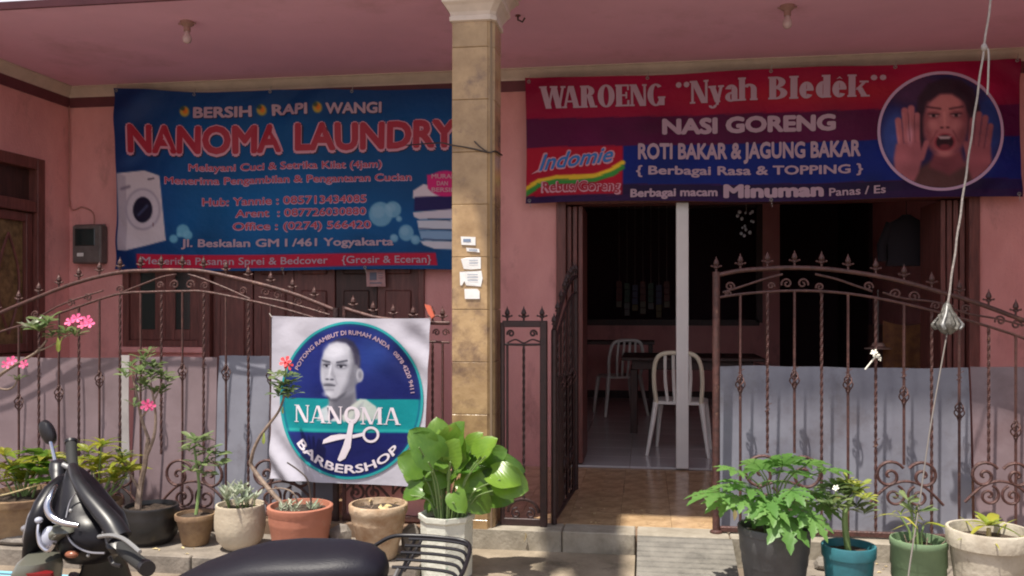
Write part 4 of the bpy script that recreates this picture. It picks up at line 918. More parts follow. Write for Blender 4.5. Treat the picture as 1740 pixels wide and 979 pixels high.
for k in range(1,7):
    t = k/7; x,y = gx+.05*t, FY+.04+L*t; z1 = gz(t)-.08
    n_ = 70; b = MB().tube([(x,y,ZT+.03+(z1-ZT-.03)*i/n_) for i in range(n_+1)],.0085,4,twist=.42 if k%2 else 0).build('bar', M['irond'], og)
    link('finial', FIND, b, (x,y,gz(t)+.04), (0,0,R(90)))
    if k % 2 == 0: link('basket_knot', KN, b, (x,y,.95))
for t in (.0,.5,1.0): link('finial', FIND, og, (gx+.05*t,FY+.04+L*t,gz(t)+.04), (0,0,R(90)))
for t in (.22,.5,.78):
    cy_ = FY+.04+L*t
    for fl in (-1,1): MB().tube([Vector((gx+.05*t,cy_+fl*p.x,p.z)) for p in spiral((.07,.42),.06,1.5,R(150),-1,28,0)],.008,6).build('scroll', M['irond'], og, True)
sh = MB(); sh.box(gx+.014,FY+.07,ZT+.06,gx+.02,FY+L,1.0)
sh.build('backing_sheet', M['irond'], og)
# right fence
rf = thing('arched_iron_fence', F3(1480,880), 'maroon wrought iron fence with low arch and spear tips right of the shop entrance', 'fence', 'wrought iron fences along the porch')
arch = [(1217,468),(1258,460),(1304,456.5),(1350,455),(1400,457),(1445,462),(1490,469),(1540,480),(1600,497),(1660,515),(1740,545),(1800,572)]
inner = [(1217,506),(1258,500),(1304,496),(1350,494),(1395,495),(1441,499),(1487,506),(1540,517),(1600,532),(1680,555),(1740,575),(1800,602)]
bars = [(1258,False,652,None),(1304,True,None,770),(1350,False,645,770),(1396,True,None,None),(1441,False,652,None),(1488,True,None,None),(1536,False,672,790),(1583,True,None,None),(1630,False,699,None),(1680,True,None,790),(1726,False,731,None),(1775,True,None,None)]
make_fence(rf, bars, arch, inner, ZB)
px0 = F3(1217,600).x; px1_ = F3(1800,600).x
MB().tube([(px0,FY,ZT),(px0,FY,F3(1217,462).z)],.021,12).build('post', M['iron'], rf, True); link('finial', FIN, rf, (px0,FY,F3(1217,462).z))
MB().bbox(px0+.02,FY-.012,ZB-.0,px1_,FY+.012,ZB+.03).build('bottom_rail', M['iron'], rf)
MB().lathe([(.035,0),(.035,.012),(.02,.02)],(px0,FY,ZT),12).build('foot_plate', M['iron'], rf)
for px,zpy,r,fl in ((1337,482,.030,1),(1364,482,.030,-1),(1240,487,.026,-1),(1393,488,.022,1),(1475,487,.026,-1),(1310,486,.020,-1),(1522,500,.030,1),(1552,504,.030,-1),(1590,520,.024,1),(1640,525,.024,-1),(1700,545,.028,1),(1727,552,.028,-1),(1238,500,.018,1)):
    p = F3(px,zpy); add_scroll(rf, c_scroll(p.x,p.z,r,fl), .0058)
add_scroll(rf, cat([F3(1228,497),F3(1260,487),F3(1300,474),F3(1330,466)],6), .0065); add_scroll(rf, cat([F3(1385,466),F3(1420,474),F3(1455,486),F3(1482,495)],6), .0065)
add_scroll(rf, cat([F3(1500,497),F3(1535,507),F3(1580,512),F3(1620,520)],6), .006); add_scroll(rf, cat([F3(1600,516),F3(1640,532),F3(1690,541),F3(1740,553)],6), .006)
for px in (1540,1330,1700): big_scrolls(rf, px, .095)

# ------------------------------------------------------------------ plastic sheets behind the fence
def sheet(name_lab, px0, px1, pyt, mt, seed, dy=.06, bulge=.03):
    xa, xb = F3(px0,600).x, F3(px1,600).x; zt = F3((px0+px1)/2,pyt).z; n, k = 40, 24; vs=[]; rs=random.Random(seed); a1,a2=rs.uniform(0,6),rs.uniform(0,6)
    for s_ in (0,1):
        for j in range(k+1):
            for i in range(n+1):
                x = xa+(xb-xa)*i/n; z = ZT+.006+(zt-ZT)*j/k; t=j/k
                y = FY+dy+.045+.010*math.sin(x*3.1+a1+2.2*t)+.004*math.sin(x*11+a2-4*t)+bulge*math.sin(math.pi*t*.8)*(.6+.4*math.sin(x*1.7+a1))+.05*(t**4)*(.6+.4*math.sin(x*2+a2))
                vs.append((x,y+s_*.003,z+(.003*math.sin(x*5+a2)+.002*math.sin(x*17+a1) if j==k else 0)))
    N=(n+1)*(k+1); fs=[]
    for j in range(k):
        for i in range(n):
            q=j*(n+1)+i; fs+= [(q,q+1,q+n+2,q+n+1),(N+q,N+q+n+1,N+q+n+2,N+q+1)]
    for i in range(n): fs.append((i,N+i,N+i+1,i+1)); q=k*(n+1)+i; fs.append((q,q+1,N+q+1,N+q))
    for j in range(k): q=j*(n+1); fs.append((q,q+n+1,N+q+n+1,N+q)); q+=n; fs.append((q,N+q,N+q+n+1,q+n+1))
    return tag(MB().add(vs,fs).build('plastic_sheet', mt, None, True), name_lab, 'sheet', 'plastic sheets tied behind the fence')
sheet('pinkish grey plastic sheet behind the far left end of the fence', -60, 196, 611, M['sheetp'], 1)
sheet('narrow pale strip of plastic sheet left of the small adenium', 188, 204, 608, M['pale'], 2, .05, 0)
sheet('pinkish plastic sheet behind the bars above the black pot', 206, 349, 611, M['sheetp'], 3, .065)
sheet('lilac grey plastic sheet half hidden by the barbershop banner', 350, 560, 610, M['sheet'], 4)
sheet('long lilac grey plastic sheet behind the right fence', 1222, 1664, 629, M['sheet'], 5, .06)
sheet('pinkish plastic sheet at the far right end of the right fence', 1668, 1800, 630, M['sheetp'], 6, .055)
# low painted plinth behind the low fence
m = MB(); m.bbox(F3(575,600).x,FY+.06,ZT+.004,PXL-.01,FY+.12,F3(650,800).z); tag(m.build('low_wall', M['pink']), 'low pink plastered kerb wall under the barbershop banner', 'wall')

# ------------------------------------------------------------------ things on the wall, ceiling and pillar
mt_ = thing('electricity_meter', at(160,450,WY), 'grey brown electricity meter box on the pink wall beside the laundry banner', 'meter')
a, b = at(136,449,WY), at(184,384,WY); m = MB(); m.bbox(a.x,WY-.11,a.z,b.x,WY-.002,b.z,.012); m.build('box', M['meter'], mt_)
m = MB(); m.bbox(a.x+.03,WY-.118,a.z+.15,b.x-.05,WY-.109,b.z-.03,.004); m.build('window', M['glass'], mt_); m = MB(); m.bbox(a.x+.05,WY-.117,a.z+.06,a.x+.11,WY-.109,a.z+.09,.003); m.build('label_plate', M['paper'], mt_)
MB().tube([(a.x-.005,WY-.05,b.z),(b.x+.005,WY-.05,b.z)],.012,6).build('lid_edge', M['meter'], mt_)
cb = MB().tube(cat([at(160,384,WY-.01),at(158,362,WY-.01),at(140,352,WY-.01),at(119,350,WY-.02),at(118,260,WY-.02),at(117,180,WY-.02)],6),.006,6).build('cable', mat('pink_painted_cable',(.42,.2,.17),.7), None, True)
tag(cb,'pink painted cable running from the meter box up the wall corner','cable')
def lamp(px, py, Yc, lab):
    # hangs from the ceiling at the given plane
    p = at(px,py,Yc); c = Vector((p.x,Yc,CEIL)); l = thing('ceiling_lamp', c, lab, 'lamp', 'bare bulb lamps on the porch ceiling')
    MB().lathe([(.001,0),(.045,0),(.045,-.018),(.030,-.03),(.022,-.035),(.022,-.065),(.001,-.066)],c,16).build('lamp_holder', M['holder'], l, True)
    MB().lathe([(.014,-.06),(.016,-.075),(.028,-.10),(.030,-.118),(.022,-.138),(.001,-.146)],c,14).build('bulb', M['bulb'], l, True)
    m = MB()
    for s_ in (-1,1): m.tube([(c.x,c.y,c.z-.02),(c.x+s_*.06,c.y,c.z-.012)],.006,5)
    build_each(m, 'bracket', M['holder'], l)
def ceilY(py):  # plane at which the ceiling is seen at that height, near the middle
    return (CEIL-CZ)/((HY-py)/F)
lamp(318,40,5.45,'bare bulb on a brown holder on the pink ceiling above the laundry banner')
lamp(1338,5,5.72,'bare bulb on a holder on the pink ceiling above the restaurant banner')
hk = thing('ceiling_hook', (X(880,5.65),5.65,CEIL), 'small rusty hook in the pink ceiling right beside the pillar capital', 'hook')
c = Vector((X(880,5.65),5.65,CEIL)); MB().tube([c,c+Vector((0,0,-.03)),c+Vector((.03,0,-.045)),c+Vector((.045,0,-.02))],.006,6).build('bent_rod', M['wire'], hk, True); MB().lathe([(.001,0),(.018,0),(.018,-.006),(.001,-.007)],c,10).build('rosette', M['wood'], hk)
# wire round the pillar
y_ = PF-.006; pts = [at(690,247,6.7),at(745,243,5.4),at(764,246,y_),at(800,252,y_),at(830,259,y_),at(842,257,4.985),at(853,264,5.22)]
tag(MB().tube(cat(pts,5),.0045,6).build('tie_wire', M['wire'], None, True),'dark tie wire wrapped round the pillar at banner height','wire')
tag(MB().tube(cat([at(806,240,y_-.002),at(815,249,y_-.006),at(829,259,y_-.004)],5),.004,6).build('wire_end', M['wire'], None, True),'loose end of dark wire twisted up from the pillar wire','wire')
def paper(lab, pts, mt=None, y=PF-.006, cat_='notice', marks=()):
    P_ = [at(x,yy,y+.0015*math.sin(x)) for x,yy in pts]; n = len(P_)
    o = thing('paper_notice', P_[0], lab, cat_, 'paper notices stuck on the pillar')
    m = MB(); m.add(P_+[p+Vector((0,.0012,0)) for p in P_], [tuple(range(n))[::-1],tuple(range(n,2*n))]+[(k,k+n,(k+1)%n+n,(k+1)%n) for k in range(n)]); m.build('sheet', mt or M['paper'], o)
    if marks:
        m = MB()
        for x0,y0,x1,y1 in marks: m.add([at(x0,y0,y-.003),at(x1,y0,y-.003),at(x1,y1,y-.003),at(x0,y1,y-.003)],[(3,2,1,0)])
        q = m.build('print', M['inkb'], o); q['kind']='stuff'
    return o
M['inkb'] = mat('blue_grey_ink', (.20,.26,.38), .8)
paper('small printed sticker on the pillar, topmost and leftmost', [(783,402),(808,403),(808,417),(784,416)], marks=[(787,406,800,411)])
paper('slim printed sticker on the pillar just above the torn notice', [(792,421),(814,423),(815,429),(793,427)], marks=[(797,424,811,426)])
paper('torn white notice, upper of two, on the middle of the pillar', [(783,440),(793,438),(817,437),(817,457),(800,458),(788,457)], marks=[(797,442,812,443),(797,447,812,448)])
paper('torn white notice with ragged left edge on the middle of the pillar', [(781,462),(790,461),(818,460),(820,473),(817,487),(792,485),(789,478),(785,485),(782,485)], marks=[(794,466,812,467),(794,471,812,472),(794,476,812,477)])
paper('small blank white slip, lowest of the papers on the pillar', [(789,491),(811,491),(815,495),(815,508),(790,508)])
st = MB(); P_=[at(x,yy,WY-.03) for x,yy in ((622,458),(654,458),(655,487),(623,487))]; st.add(P_+[p+Vector((0,.002,0)) for p in P_],[(3,2,1,0),(4,5,6,7),(0,1,5,4),(1,2,6,5),(2,3,7,6),(3,0,4,7)])
no = thing('door_notice', P_[0], 'faded paper notice on the dark folding doors below the laundry banner', 'notice'); st.build('sheet', mat('faded_notice', (.55,.36,.35), .7, c2=(.4,.2,.2), vs=18), no)
m = MB()
for x0,y0,x1,y1 in ((628,463,640,476),(643,464,650,465),(643,468,650,469),(643,472,650,473),(628,480,649,482)): m.add([at(x0,y0,WY-.033),at(x1,y0,WY-.033),at(x1,y1,WY-.033),at(x0,y1,WY-.033)],[(3,2,1,0)])
q = m.build('print', M['ink'], no); q['kind']='stuff'

# ------------------------------------------------------------------ inside the shop
FZ = BZ
def chair(px, py_feet, ang, lab, yellow=False):
    g = zground(px, py_feet, FZ); c = thing('plastic_chair', (g.x,g.y,FZ), lab, 'chair', 'white plastic chairs in the shop')
    mt = M['plastic']; rot = Matrix.Rotation(ang,4,'Z')
    def T(p): return rot @ Vector(p) + Vector((g.x,g.y,FZ))
    # local: backrest at -y (towards camera), sitting towards +y
    def tb(name, pts, r, n=8, rs=None, flat=1.0, m_=None, sub=None): return MB().tube([T(p) for p in pts], r, n, rs=rs, flat=flat).build(name, m_ or mt, sub or c, True)
    for s in (-1,1):
        tb('leg', cat([(s*.19,-.19,.44),(s*.22,-.235,.22),(s*.255,-.28,0)],5), .02, 8, rs=[.026-.0012*i for i in range(11)])
        tb('leg', cat([(s*.19,.19,.43),(s*.215,.215,.22),(s*.235,.235,0)],5), .02, 8, rs=[.025-.0011*i for i in range(11)])
    secs = []
    for (k, z) in ((.92,.425),(1.0,.43),(1.0,.452),(.93,.456)):
        ring = []
        for i in range(24):
            a = 2*math.pi*i/24; cx_, sy_ = math.cos(a), math.sin(a); sg = lambda v: math.copysign(abs(v)**.45, v)
            ring.append(T((.225*k*sg(cx_), .215*k*sg(sy_), z-.012*(1-abs(cx_))*(k<1)*0)))
        secs.append(ring)
    MB().loft(secs).build('seat', mt, c, True)
    back = cat([(-.185,-.195,.44),(-.20,-.235,.62),(-.185,-.27,.78),(-.13,-.29,.855),(0,-.30,.87),(.13,-.29,.855),(.185,-.27,.78),(.20,-.235,.62),(.185,-.195,.44)],5)
    tb('back_frame', back, .019, 8, m_=M['plasticy'] if yellow else mt)
    for x in (-.10,-.034,.034,.10): tb('back_slat', cat([(x*.9,-.20,.45),(x*1.05,-.245,.65),(x*1.0,-.292,.85)],4), .013, 6, flat=.6)
    return c
chair(1157,768,R(-8),'white plastic chair with slatted back nearest the shop opening, behind the white post',True)
chair(1052,703,R(20),'dim white plastic chair at the far side of the dark table')
tb_ = thing('dining_table', (zground(1130,738,FZ).x, 8.9, FZ), 'dark brown dining table behind the white plastic chair', 'table')
tl = zground(1077,736,FZ); tx0, ty0 = tl.x, tl.y
m = MB(); m.bbox(tx0-.12,ty0-.08,FZ+.72,tx0+1.25,ty0+.80,FZ+.755,.006); m.build('tabletop', M['wood2'], tb_)
m = MB(); m.bbox(tx0-.02,ty0+.0,FZ+.63,tx0+1.15,ty0+.7,FZ+.718); m.build('apron', M['wood2'], tb_)
for xx in (0,1.1):
    for yy in (0,.66): MB().bbox(tx0+xx-.035,ty0+yy-.035,FZ,tx0+xx+.035,ty0+yy+.035,FZ+.63).build('leg', M['wood2'], tb_)
bn = thing('wooden_bench', (X(985,10.9),10.9,FZ), 'low dark bench shelf along the back left of the shop', 'bench')
xa = X(962,10.6); m = MB(); m.bbox(xa,10.5,FZ+.80,xa+1.05,10.95,FZ+.84); m.build('top', M['wood2'], bn)
for xx in (.04,.98):
    for yy in (10.53,10.9): MB().bbox(xa+xx,yy,FZ,xa+xx+.05,yy+.05,FZ+.8).build('leg', M['wood2'], bn)
# sachets hanging in the hatch
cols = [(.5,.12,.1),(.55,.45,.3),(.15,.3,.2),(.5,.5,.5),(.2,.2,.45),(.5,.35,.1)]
for k in range(9):
    px = 1052+k*13.5; p = at(px,478+(k%3)*3,RB-.12)
    if 1140 < px < 1175: continue
    s_ = thing('sachet_strip', p, '%s sachet strip in the row hanging in the dark back hatch' % ['leftmost','second from left','third from left','fourth from left','fifth from left','sixth from left','seventh from left','rightmost','rightmost'][k] , 'sachets', 'sachet strips hanging in the back hatch')
    for j in range(4+k%2):
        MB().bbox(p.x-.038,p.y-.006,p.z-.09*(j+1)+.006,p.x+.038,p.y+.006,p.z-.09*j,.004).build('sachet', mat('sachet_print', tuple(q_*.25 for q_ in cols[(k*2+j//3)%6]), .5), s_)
    MB().tube([(p.x,p.y,p.z),(p.x,p.y,bz1)],.002,4).build('string', M['rope'], s_)
# shell chime
wc = thing('shell_chime', at(1268,365,8.2), 'pale shell wind chime glinting in the dark right of the white post', 'wind chime')
rs = random.Random(4)
MB().tube([at(1268,338,8.2),at(1268,362,8.2)],.002,4).build('string', M['rope'], wc)
for k in range(16):
    px = 1268+rs.uniform(-17,14)*(1 if k < 9 else .55); py = 358+rs.uniform(0,22) if k < 9 else rs.uniform(378,408); p = at(px,py,8.2+rs.uniform(-.05,.05))
    MB().ball(p,rs.uniform(.010,.018),7,4,(1,.35,1.1)).build('shell', M['lens'] , wc, True)
# cloth covered counter and bowl at the right of the room
ct = thing('covered_counter', at(1570,640,8.0), 'low counter covered with orange brown cloth behind the right fence', 'counter')
a, b = at(1500,600,8.0), at(1632,545,8.0); m = MB()
vs=[];n=24
for j in range(7):
    for i in range(n+1):
        t=i/n; vs.append((a.x+(b.x-a.x)*t, 8.0+.025*math.sin(t*34)*(1-j/6)-.0*(j), FZ+(b.z-FZ-.04*abs(math.sin(t*5)))*j/6))
fs=[(j*(n+1)+i,j*(n+1)+i+1,(j+1)*(n+1)+i+1,(j+1)*(n+1)+i) for j in range(6) for i in range(n)]
m.add(vs,fs); m.build('cloth', M['orange'], ct, True); m=MB(); m.bbox(a.x+.01,8.03,FZ,b.x-.01,8.55,b.z-.045,.01); m.build('counter_body', M['wood2'], ct)
hp = at(1492,592,7.9); hb = thing('straw_hat', hp, 'pale round straw hat hanging low in the dark right part of the shop', 'hat')
MB().lathe([(.001,.05),(.045,.045),(.06,.01),(.11,0),(.112,-.004),(.06,.002),(.001,.002)],hp,20).build('brim_and_crown', mat('pale_straw',(.42,.27,.22),.8,var=.2,vs=40), hb, True)
MB().tube([hp+Vector((0,0,.05)),hp+Vector((0,0,.5))],.002,4).build('string', M['rope'], hb)
MB().lathe([(.0615,.008),(.0615,.018),(.058,.019)],hp,20).build('hat_band', M['wood'], hb, True)
jk = thing('hanging_jacket', at(1540,365,7.6), 'dark jacket hanging against the dim wall in the right part of the shop', 'jacket')
c = at(1540,365,7.6); z0 = at(1540,452,7.6).z
secs=[]
for z,w_,d in ((c.z,.03,.02),(c.z-.03,.07,.04),(c.z-.07,.15,.06),(c.z-.2,.155,.07),(c.z-.35,.15,.07),(z0,.16,.075)):
    secs.append([(c.x+w_*math.cos(2*math.pi*i/16)*(1+.05*math.sin(i*3)),c.y+d*math.sin(2*math.pi*i/16),z) for i in range(16)])
MB().loft(secs).build('body', M['jack'], jk, True)
for s_ in (-1,1): MB().tube([(c.x+s_*.12,c.y,c.z-.07),(c.x+s_*.19,c.y,c.z-.25),(c.x+s_*.185,c.y,z0+.04)],.04,8).build('sleeve', M['jack'], jk, True)
MB().tube([(c.x,c.y,c.z),(c.x,c.y,c.z+.12),(c.x+.03,c.y,c.z+.14)],.003,5).build('hanger_hook', M['wire'], jk)

# ------------------------------------------------------------------ plants and pots
def leaf(name, L, W, mt, shape='ob', fold=.25, droop=.3, n=7, wave=0):
    m = MB(); vs = []; fs = []
    for i in range(n+1):
        t = i/n
        if shape == 'ob': wd = (t**.8)*math.sqrt(max(0,1-t**5))*1.0+.05*(1-t)
        elif shape == 'lan': wd = math.sin(math.pi*min(1,t**.8))**.8
        elif shape == 'heart': wd = math.sqrt(max(0,math.sin(math.pi*(.07+.93*t))))*(1.05-.38*t)*1.05
        else: wd = math.sin(math.pi*t)
        if i == n: wd = .02
        x = L*t; zc = -droop*L*t*t; w_ = W/2*wd; dz = fold*w_
        wv = wave*W*math.sin(t*9)
        vs += [(x-(.13*L*(1-t)**3 if shape == 'heart' else 0),-w_,zc+dz+wv),(x,-w_*.5,zc+dz*.35),(x,0,zc-.0*L),(x,w_*.5,zc+dz*.35),(x-(.13*L*(1-t)**3 if shape == 'heart' else 0),w_,zc+dz-wv)]
    for i in range(n):
        for k in range(4): a = i*5+k; fs.append((a,a+5,a+6,a+1))
    return m.add(vs,fs).mesh(name, mt, True)
def papaya_leaf(name, S, mt):
    m = MB()
    for k,(ang,ln) in enumerate(((0,1),(36,.92),(-36,.92),(74,.75),(-74,.75),(118,.5),(-118,.5))):
        c_, s_ = math.cos(R(ang)), math.sin(R(ang)); L = S*ln
        prof = [(0,.02),(.15,.07),(.30,.13),(.42,.12),(.50,.24),(.58,.14),(.68,.22),(.76,.11),(.86,.10),(1.0,.0)]
        vs = []; fs = []
        for t,wd in prof:
            x,z = L*t, -.25*L*t*t
            for sg in (-1,0,1): y = sg*wd*L*.95; vs.append((x*c_-y*s_, x*s_+y*c_, z+abs(y)*.3+(.002*k)))
        for i in range(len(prof)-1):
            a = i*3; fs += [(a,a+3,a+4,a+1),(a+1,a+4,a+5,a+2)]
        m.add(vs,fs)
    return m.mesh(name, mt, True)
LEAF = dict(ad=[leaf('leaf',l,w,L_AD,'ob',.3,d) for l,w,d in ((.115,.048,.2),(.10,.044,.35),(.085,.038,.1))],
            ady=[leaf('leaf',l,w,L_ADY,'ob',.3,d) for l,w,d in ((.085,.034,.2),(.07,.03,.35))],
            sil=[leaf('leaf',l,w,L_SIL,'lan',.4,d,5) for l,w,d in ((.07,.018,.1),(.085,.022,-.1))],
            big=[leaf('leaf',l,w,L_BIG,'heart',.22,d,9,.03) for l,w,d in ((.20,.23,.30),(.175,.20,.2),(.14,.155,.35),(.215,.24,.42))],
            cro=[leaf('leaf',l,w,L_CRO,'lan',.3,d) for l,w,d in ((.17,.05,.5),(.14,.045,.3))],
            pap=[papaya_leaf('leaf',s,L_PAP) for s in (.17,.14,.12)],
            grs=[leaf('leaf',l,.012,L_CRO,'lan',.3,.7,6) for l in (.14,.18)],
            dry=[leaf('leaf',.05,.022,M['dry'],'lan',.5,.4,5)])
fl = MB()
for k in range(5):
    a = 2*math.pi*k/5; c_, s_ = math.cos(a), math.sin(a); vs = []
    for (x,y,z) in ((0,0,0),(.012,-.006,.006),(.026,-.011,.012),(.034,0,.010),(.026,.011,.012),(.012,.006,.006)): vs.append((x*c_-y*s_, x*s_+y*c_, z+.0008*k))
    fl.add(vs,[(0,1,2,3),(0,3,4,5)])
fl.tube([(0,0,-.03),(0,0,0)],.004,5)
FLP = fl.mesh('flower', M['petal'], True); FLR = fl.mesh('flower', M['petalr'], True); FLW = fl.mesh('flower', M['petalw'], True)
def put_leaf(root, me, p, d, roll=0, sc_=1.0, name='leaf', label=None, nrm=None):
    d = Vector(d).normalized()
    if nrm is not None:
        z = Vector(nrm); z = (z-d*z.dot(d)).normalized(); y = z.cross(d); q = Matrix((d,y,z)).transposed().to_quaternion()
    else: q = d.to_track_quat('X','Z') if abs(d.z) < .97 else d.to_track_quat('X','Y')
    o = link(name, me, root, p); o.rotation_mode = 'QUATERNION'; o.rotation_quaternion = q @ Euler((roll,0,0)).to_quaternion(); o.scale = (sc_,)*3
    if label: o['label'] = label
    return o
def rosette(root, p, kind, n, r=random, spread=1.0, up=.35, sc_=1.0, axis=(0,0,1)):
    n = int(n*1.35+.5)
    ax = Vector(axis).normalized()
    for k in range(n):
        a = k*2.4+r.uniform(-.3,.3); t = k/max(1,n-1); el = up+ (1-up)*(1-t)*.9*0+r.uniform(-.25,.55)
        d = Vector((math.cos(a)*spread, math.sin(a)*spread, el)) ; d = d + ax*.3
        put_leaf(root, r.choice(LEAF[kind]), Vector(p)+ax*(.02*t-.01), d, r.uniform(-.5,.5), sc_*r.uniform(.75,1.15))
def flower(root, p, me, d=(0,-.7,.7), sc_=1.0):
    d = Vector(d).normalized(); o = link('flower', me, root, p); o.rotation_mode='QUATERNION'; o.rotation_quaternion = d.to_track_quat('Z','Y'); o.scale=(sc_,)*3; return o

def soil_disc(root, c, r, name='soil'):
    m = MB(); n = 20; vs = [(c.x,c.y,c.z+.012)]; fs = []
    for j,rr in enumerate((.35,.7,1.0)):
        for k in range(n): a = 2*math.pi*k/n; vs.append((c.x+r*rr*math.cos(a),c.y+r*rr*math.sin(a),c.z+random.uniform(-.008,.014)*(1 if j<2 else .3)))
    for k in range(n): fs.append((0,1+k,1+(k+1)%n))
    for j in range(2):
        for k in range(n): fs.append((1+j*n+k,1+(j+1)*n+k,1+(j+1)*n+(k+1)%n,1+j*n+(k+1)%n))
    return m.add(vs,fs).build(name, M['soil'], root, True)
def pot(px, py_rim, py_bot, wr_, wb, Yc, mt, lab, z0=None, shape='taper', cat_='potted plant', group='flower pots along the porch', n=32):
    """px centre, rim / bottom rows, widths in pixels, depth of the pot axis"""
    c = at(px,600,Yc); t = (c.x*-SN + Yc*CS) if False else (Yc/(CS+SN*(px-870)/F)); r = wr_/2/F*t; rb = wb/2/F*t
    # rim front edge is what the row marks
    zr = CZ+(HY-py_rim)/F*(t-.0); zb = z0 if z0 is not None else CZ+(HY-py_bot)/F*(t-rb)
    root = thing('potted_plant', (c.x,Yc,zb), lab, cat_, group); h = zr-zb; cc = (c.x,Yc,zb)
    if shape == 'taper': prof = [(.001,.004),(rb*.9,.0),(rb,.006),(rb+(r-rb)*.75,h*.80),(rb+(r-rb)*.78,h*.82),(r,h*.83),(r*1.01,h*.86),(r*1.02,h*.985),(r*1.0,h),(r*.93,h),(r*.91,h*.94),(r*.88,h*.86),(.001,h*.84)]
    elif shape == 'belly': prof = [(.001,.004),(rb*.85,0),(rb,.01),(r*.93,h*.22),(r*1.03,h*.5),(r*1.03,h*.75),(r*.98,h*.93),(r*.99,h*.97),(r*.97,h),(r*.90,h),(r*.86,h*.9),(.001,h*.86)]
    elif shape == 'ribrim': prof = [(.001,.004),(rb*.9,0),(rb,.008),(rb+(r-rb)*.62,h*.60),(rb+(r-rb)*.72,h*.64),(rb+(r-rb)*.74,h*.67),(rb+(r-rb)*.80,h*.80),(r*.96,h*.82),(r,h*.88),(r*1.0,h*.985),(r*.97,h),(r*.90,h),(r*.86,h*.88),(.001,h*.84)]
    elif shape == 'bands': prof = [(.001,.004),(rb*.9,0),(rb,.006),(rb+(r-rb)*.5,h*.5),(rb+(r-rb)*.5+.004,h*.52),(rb+(r-rb)*.66,h*.66),(rb+(r-rb)*.66+.005,h*.68),(r*.97,h*.9),(r,h*.91),(r*1.01,h*.98),(r*.99,h),(r*.93,h),(r*.9,h*.9),(.001,h*.86)]
    else: prof = [(.001,.004),(rb,0),(rb*1.02,h*.05),(r*.95,h*.9),(r*1.02,h*.93),(r*1.03,h*1.0),(r*.94,h),(r*.88,h*.88),(.001,h*.84)]
    MB().lathe(prof, cc, n, sq=8 if shape == 'oct' else None, ang=R(10)).build('pot', mt, root, shape != 'oct')
    soil_disc(root, Vector((c.x,Yc,zb+h*.885)), r*.885)
    top = Vector((c.x,Yc,zb+h*.89)); return root, top, r, t
def branch(root, pts, r0, r1, name='stem', m=None):
    P_ = cat(pts,6); n = len(P_); return MB().tube(P_, r0, 7, rs=[r0+(r1-r0)*i/(n-1) for i in range(n)]).build(name, m or M['bark'], root, True)
LZ = .076
rr = random.Random(12)
# 1 wide mossy pot at the far left, mixed greenery
Yc = 4.66
p1, t1, r1, _ = pot(40,838,905,150,110,Yc,P_BROWN,'wide mossy pot of lime green leaves at the far left behind the scooter',LZ)
for dx,dy,dz,k,n in ((-.05,-.02,.16,'cro',9),(.13,.0,.22,'cro',10),(.04,.03,.12,'cro',7),(-.14,.02,.10,'grs',9)):
    q = t1+Vector((dx,dy,dz)); branch(p1,[t1+Vector((dx*.4,dy*.4,-.01)),t1+Vector((dx*.8,dy,dz*.6)),q],.007,.004,m=M['stem']); rosette(p1,q,k,n,rr,up=.25,sc_=1.0)
for k in range(4): put_leaf(p1, LEAF['big'][k%4], t1+Vector((.14+.05*k,-.05,.10+.05*(k%3))), (.6-.4*k,-.6,.5), 0, .75)
for x,y,n,k in ((60,770,0,'big'),(48,795,0,'big'),(75,790,0,'big'),(18,800,8,'grs'),(92,805,7,'cro'),(35,820,8,'cro'),(8,775,6,'cro')):
    q = at(x,y,4.66+rr.uniform(-.1,.06)); branch(p1,[t1,(t1+q)/2+Vector((0,0,.02)),q],.006,.004,m=M['stem'])
    if k == 'big':
        for a_ in (-.8,.1,.9): put_leaf(p1, LEAF['big'][2], q, (a_,-.5,.5-.3*abs(a_)), rr.uniform(-.4,.4), .72)
    else: rosette(p1,q,k,n,rr,up=.3,sc_=.95)
branch(p1,[t1+Vector((-.15,-.1,.02)),t1+Vector((.0,-.13,.05)),t1+Vector((.2,-.13,.11))],.006,.004,m=M['dry'])
# 2 tall adenium at the far left: its branch enters from outside the picture
p2, t2, r2, _ = pot(-95,830,905,110,80,4.70,P_CREAM,'tall pink flowering adenium at the left edge, leaning over the fence',LZ)
A2 = lambda x,y,Y=4.80: at(x,y,Y)
branch(p2,[t2-Vector((0,0,.01)),A2(-80,760),A2(-55,700),A2(-20,655),A2(10,630),A2(40,612),A2(62,598),A2(80,578)],.016,.006)
branch(p2,[A2(-20,655),A2(10,662),A2(25,655),A2(30,640)],.007,.004)
rosette(p2,A2(66,562,4.78),'ad',14,rr,up=.3,sc_=1.0,axis=(-.2,-.3,.5)); rosette(p2,A2(112,566,4.8),'ad',10,rr,up=.1,sc_=.8); rosette(p2,A2(88,572,4.79),'ad',8,rr,up=.1,sc_=.8)
branch(p2,[A2(62,598),A2(90,586),A2(112,572),A2(135,560)],.006,.003)
for x,y in ((120,548),(142,553),(148,545),(131,542),(152,551)): flower(p2,A2(x,y,4.78+rr.uniform(-.03,.03)),FLP,(rr.uniform(-.4,.6),-.8,.5),1.0)
for x,y in ((12,620),(20,614),(42,620)): flower(p2,A2(x,y,4.77),FLP,(rr.uniform(-.4,.6),-.8,.4),.95)
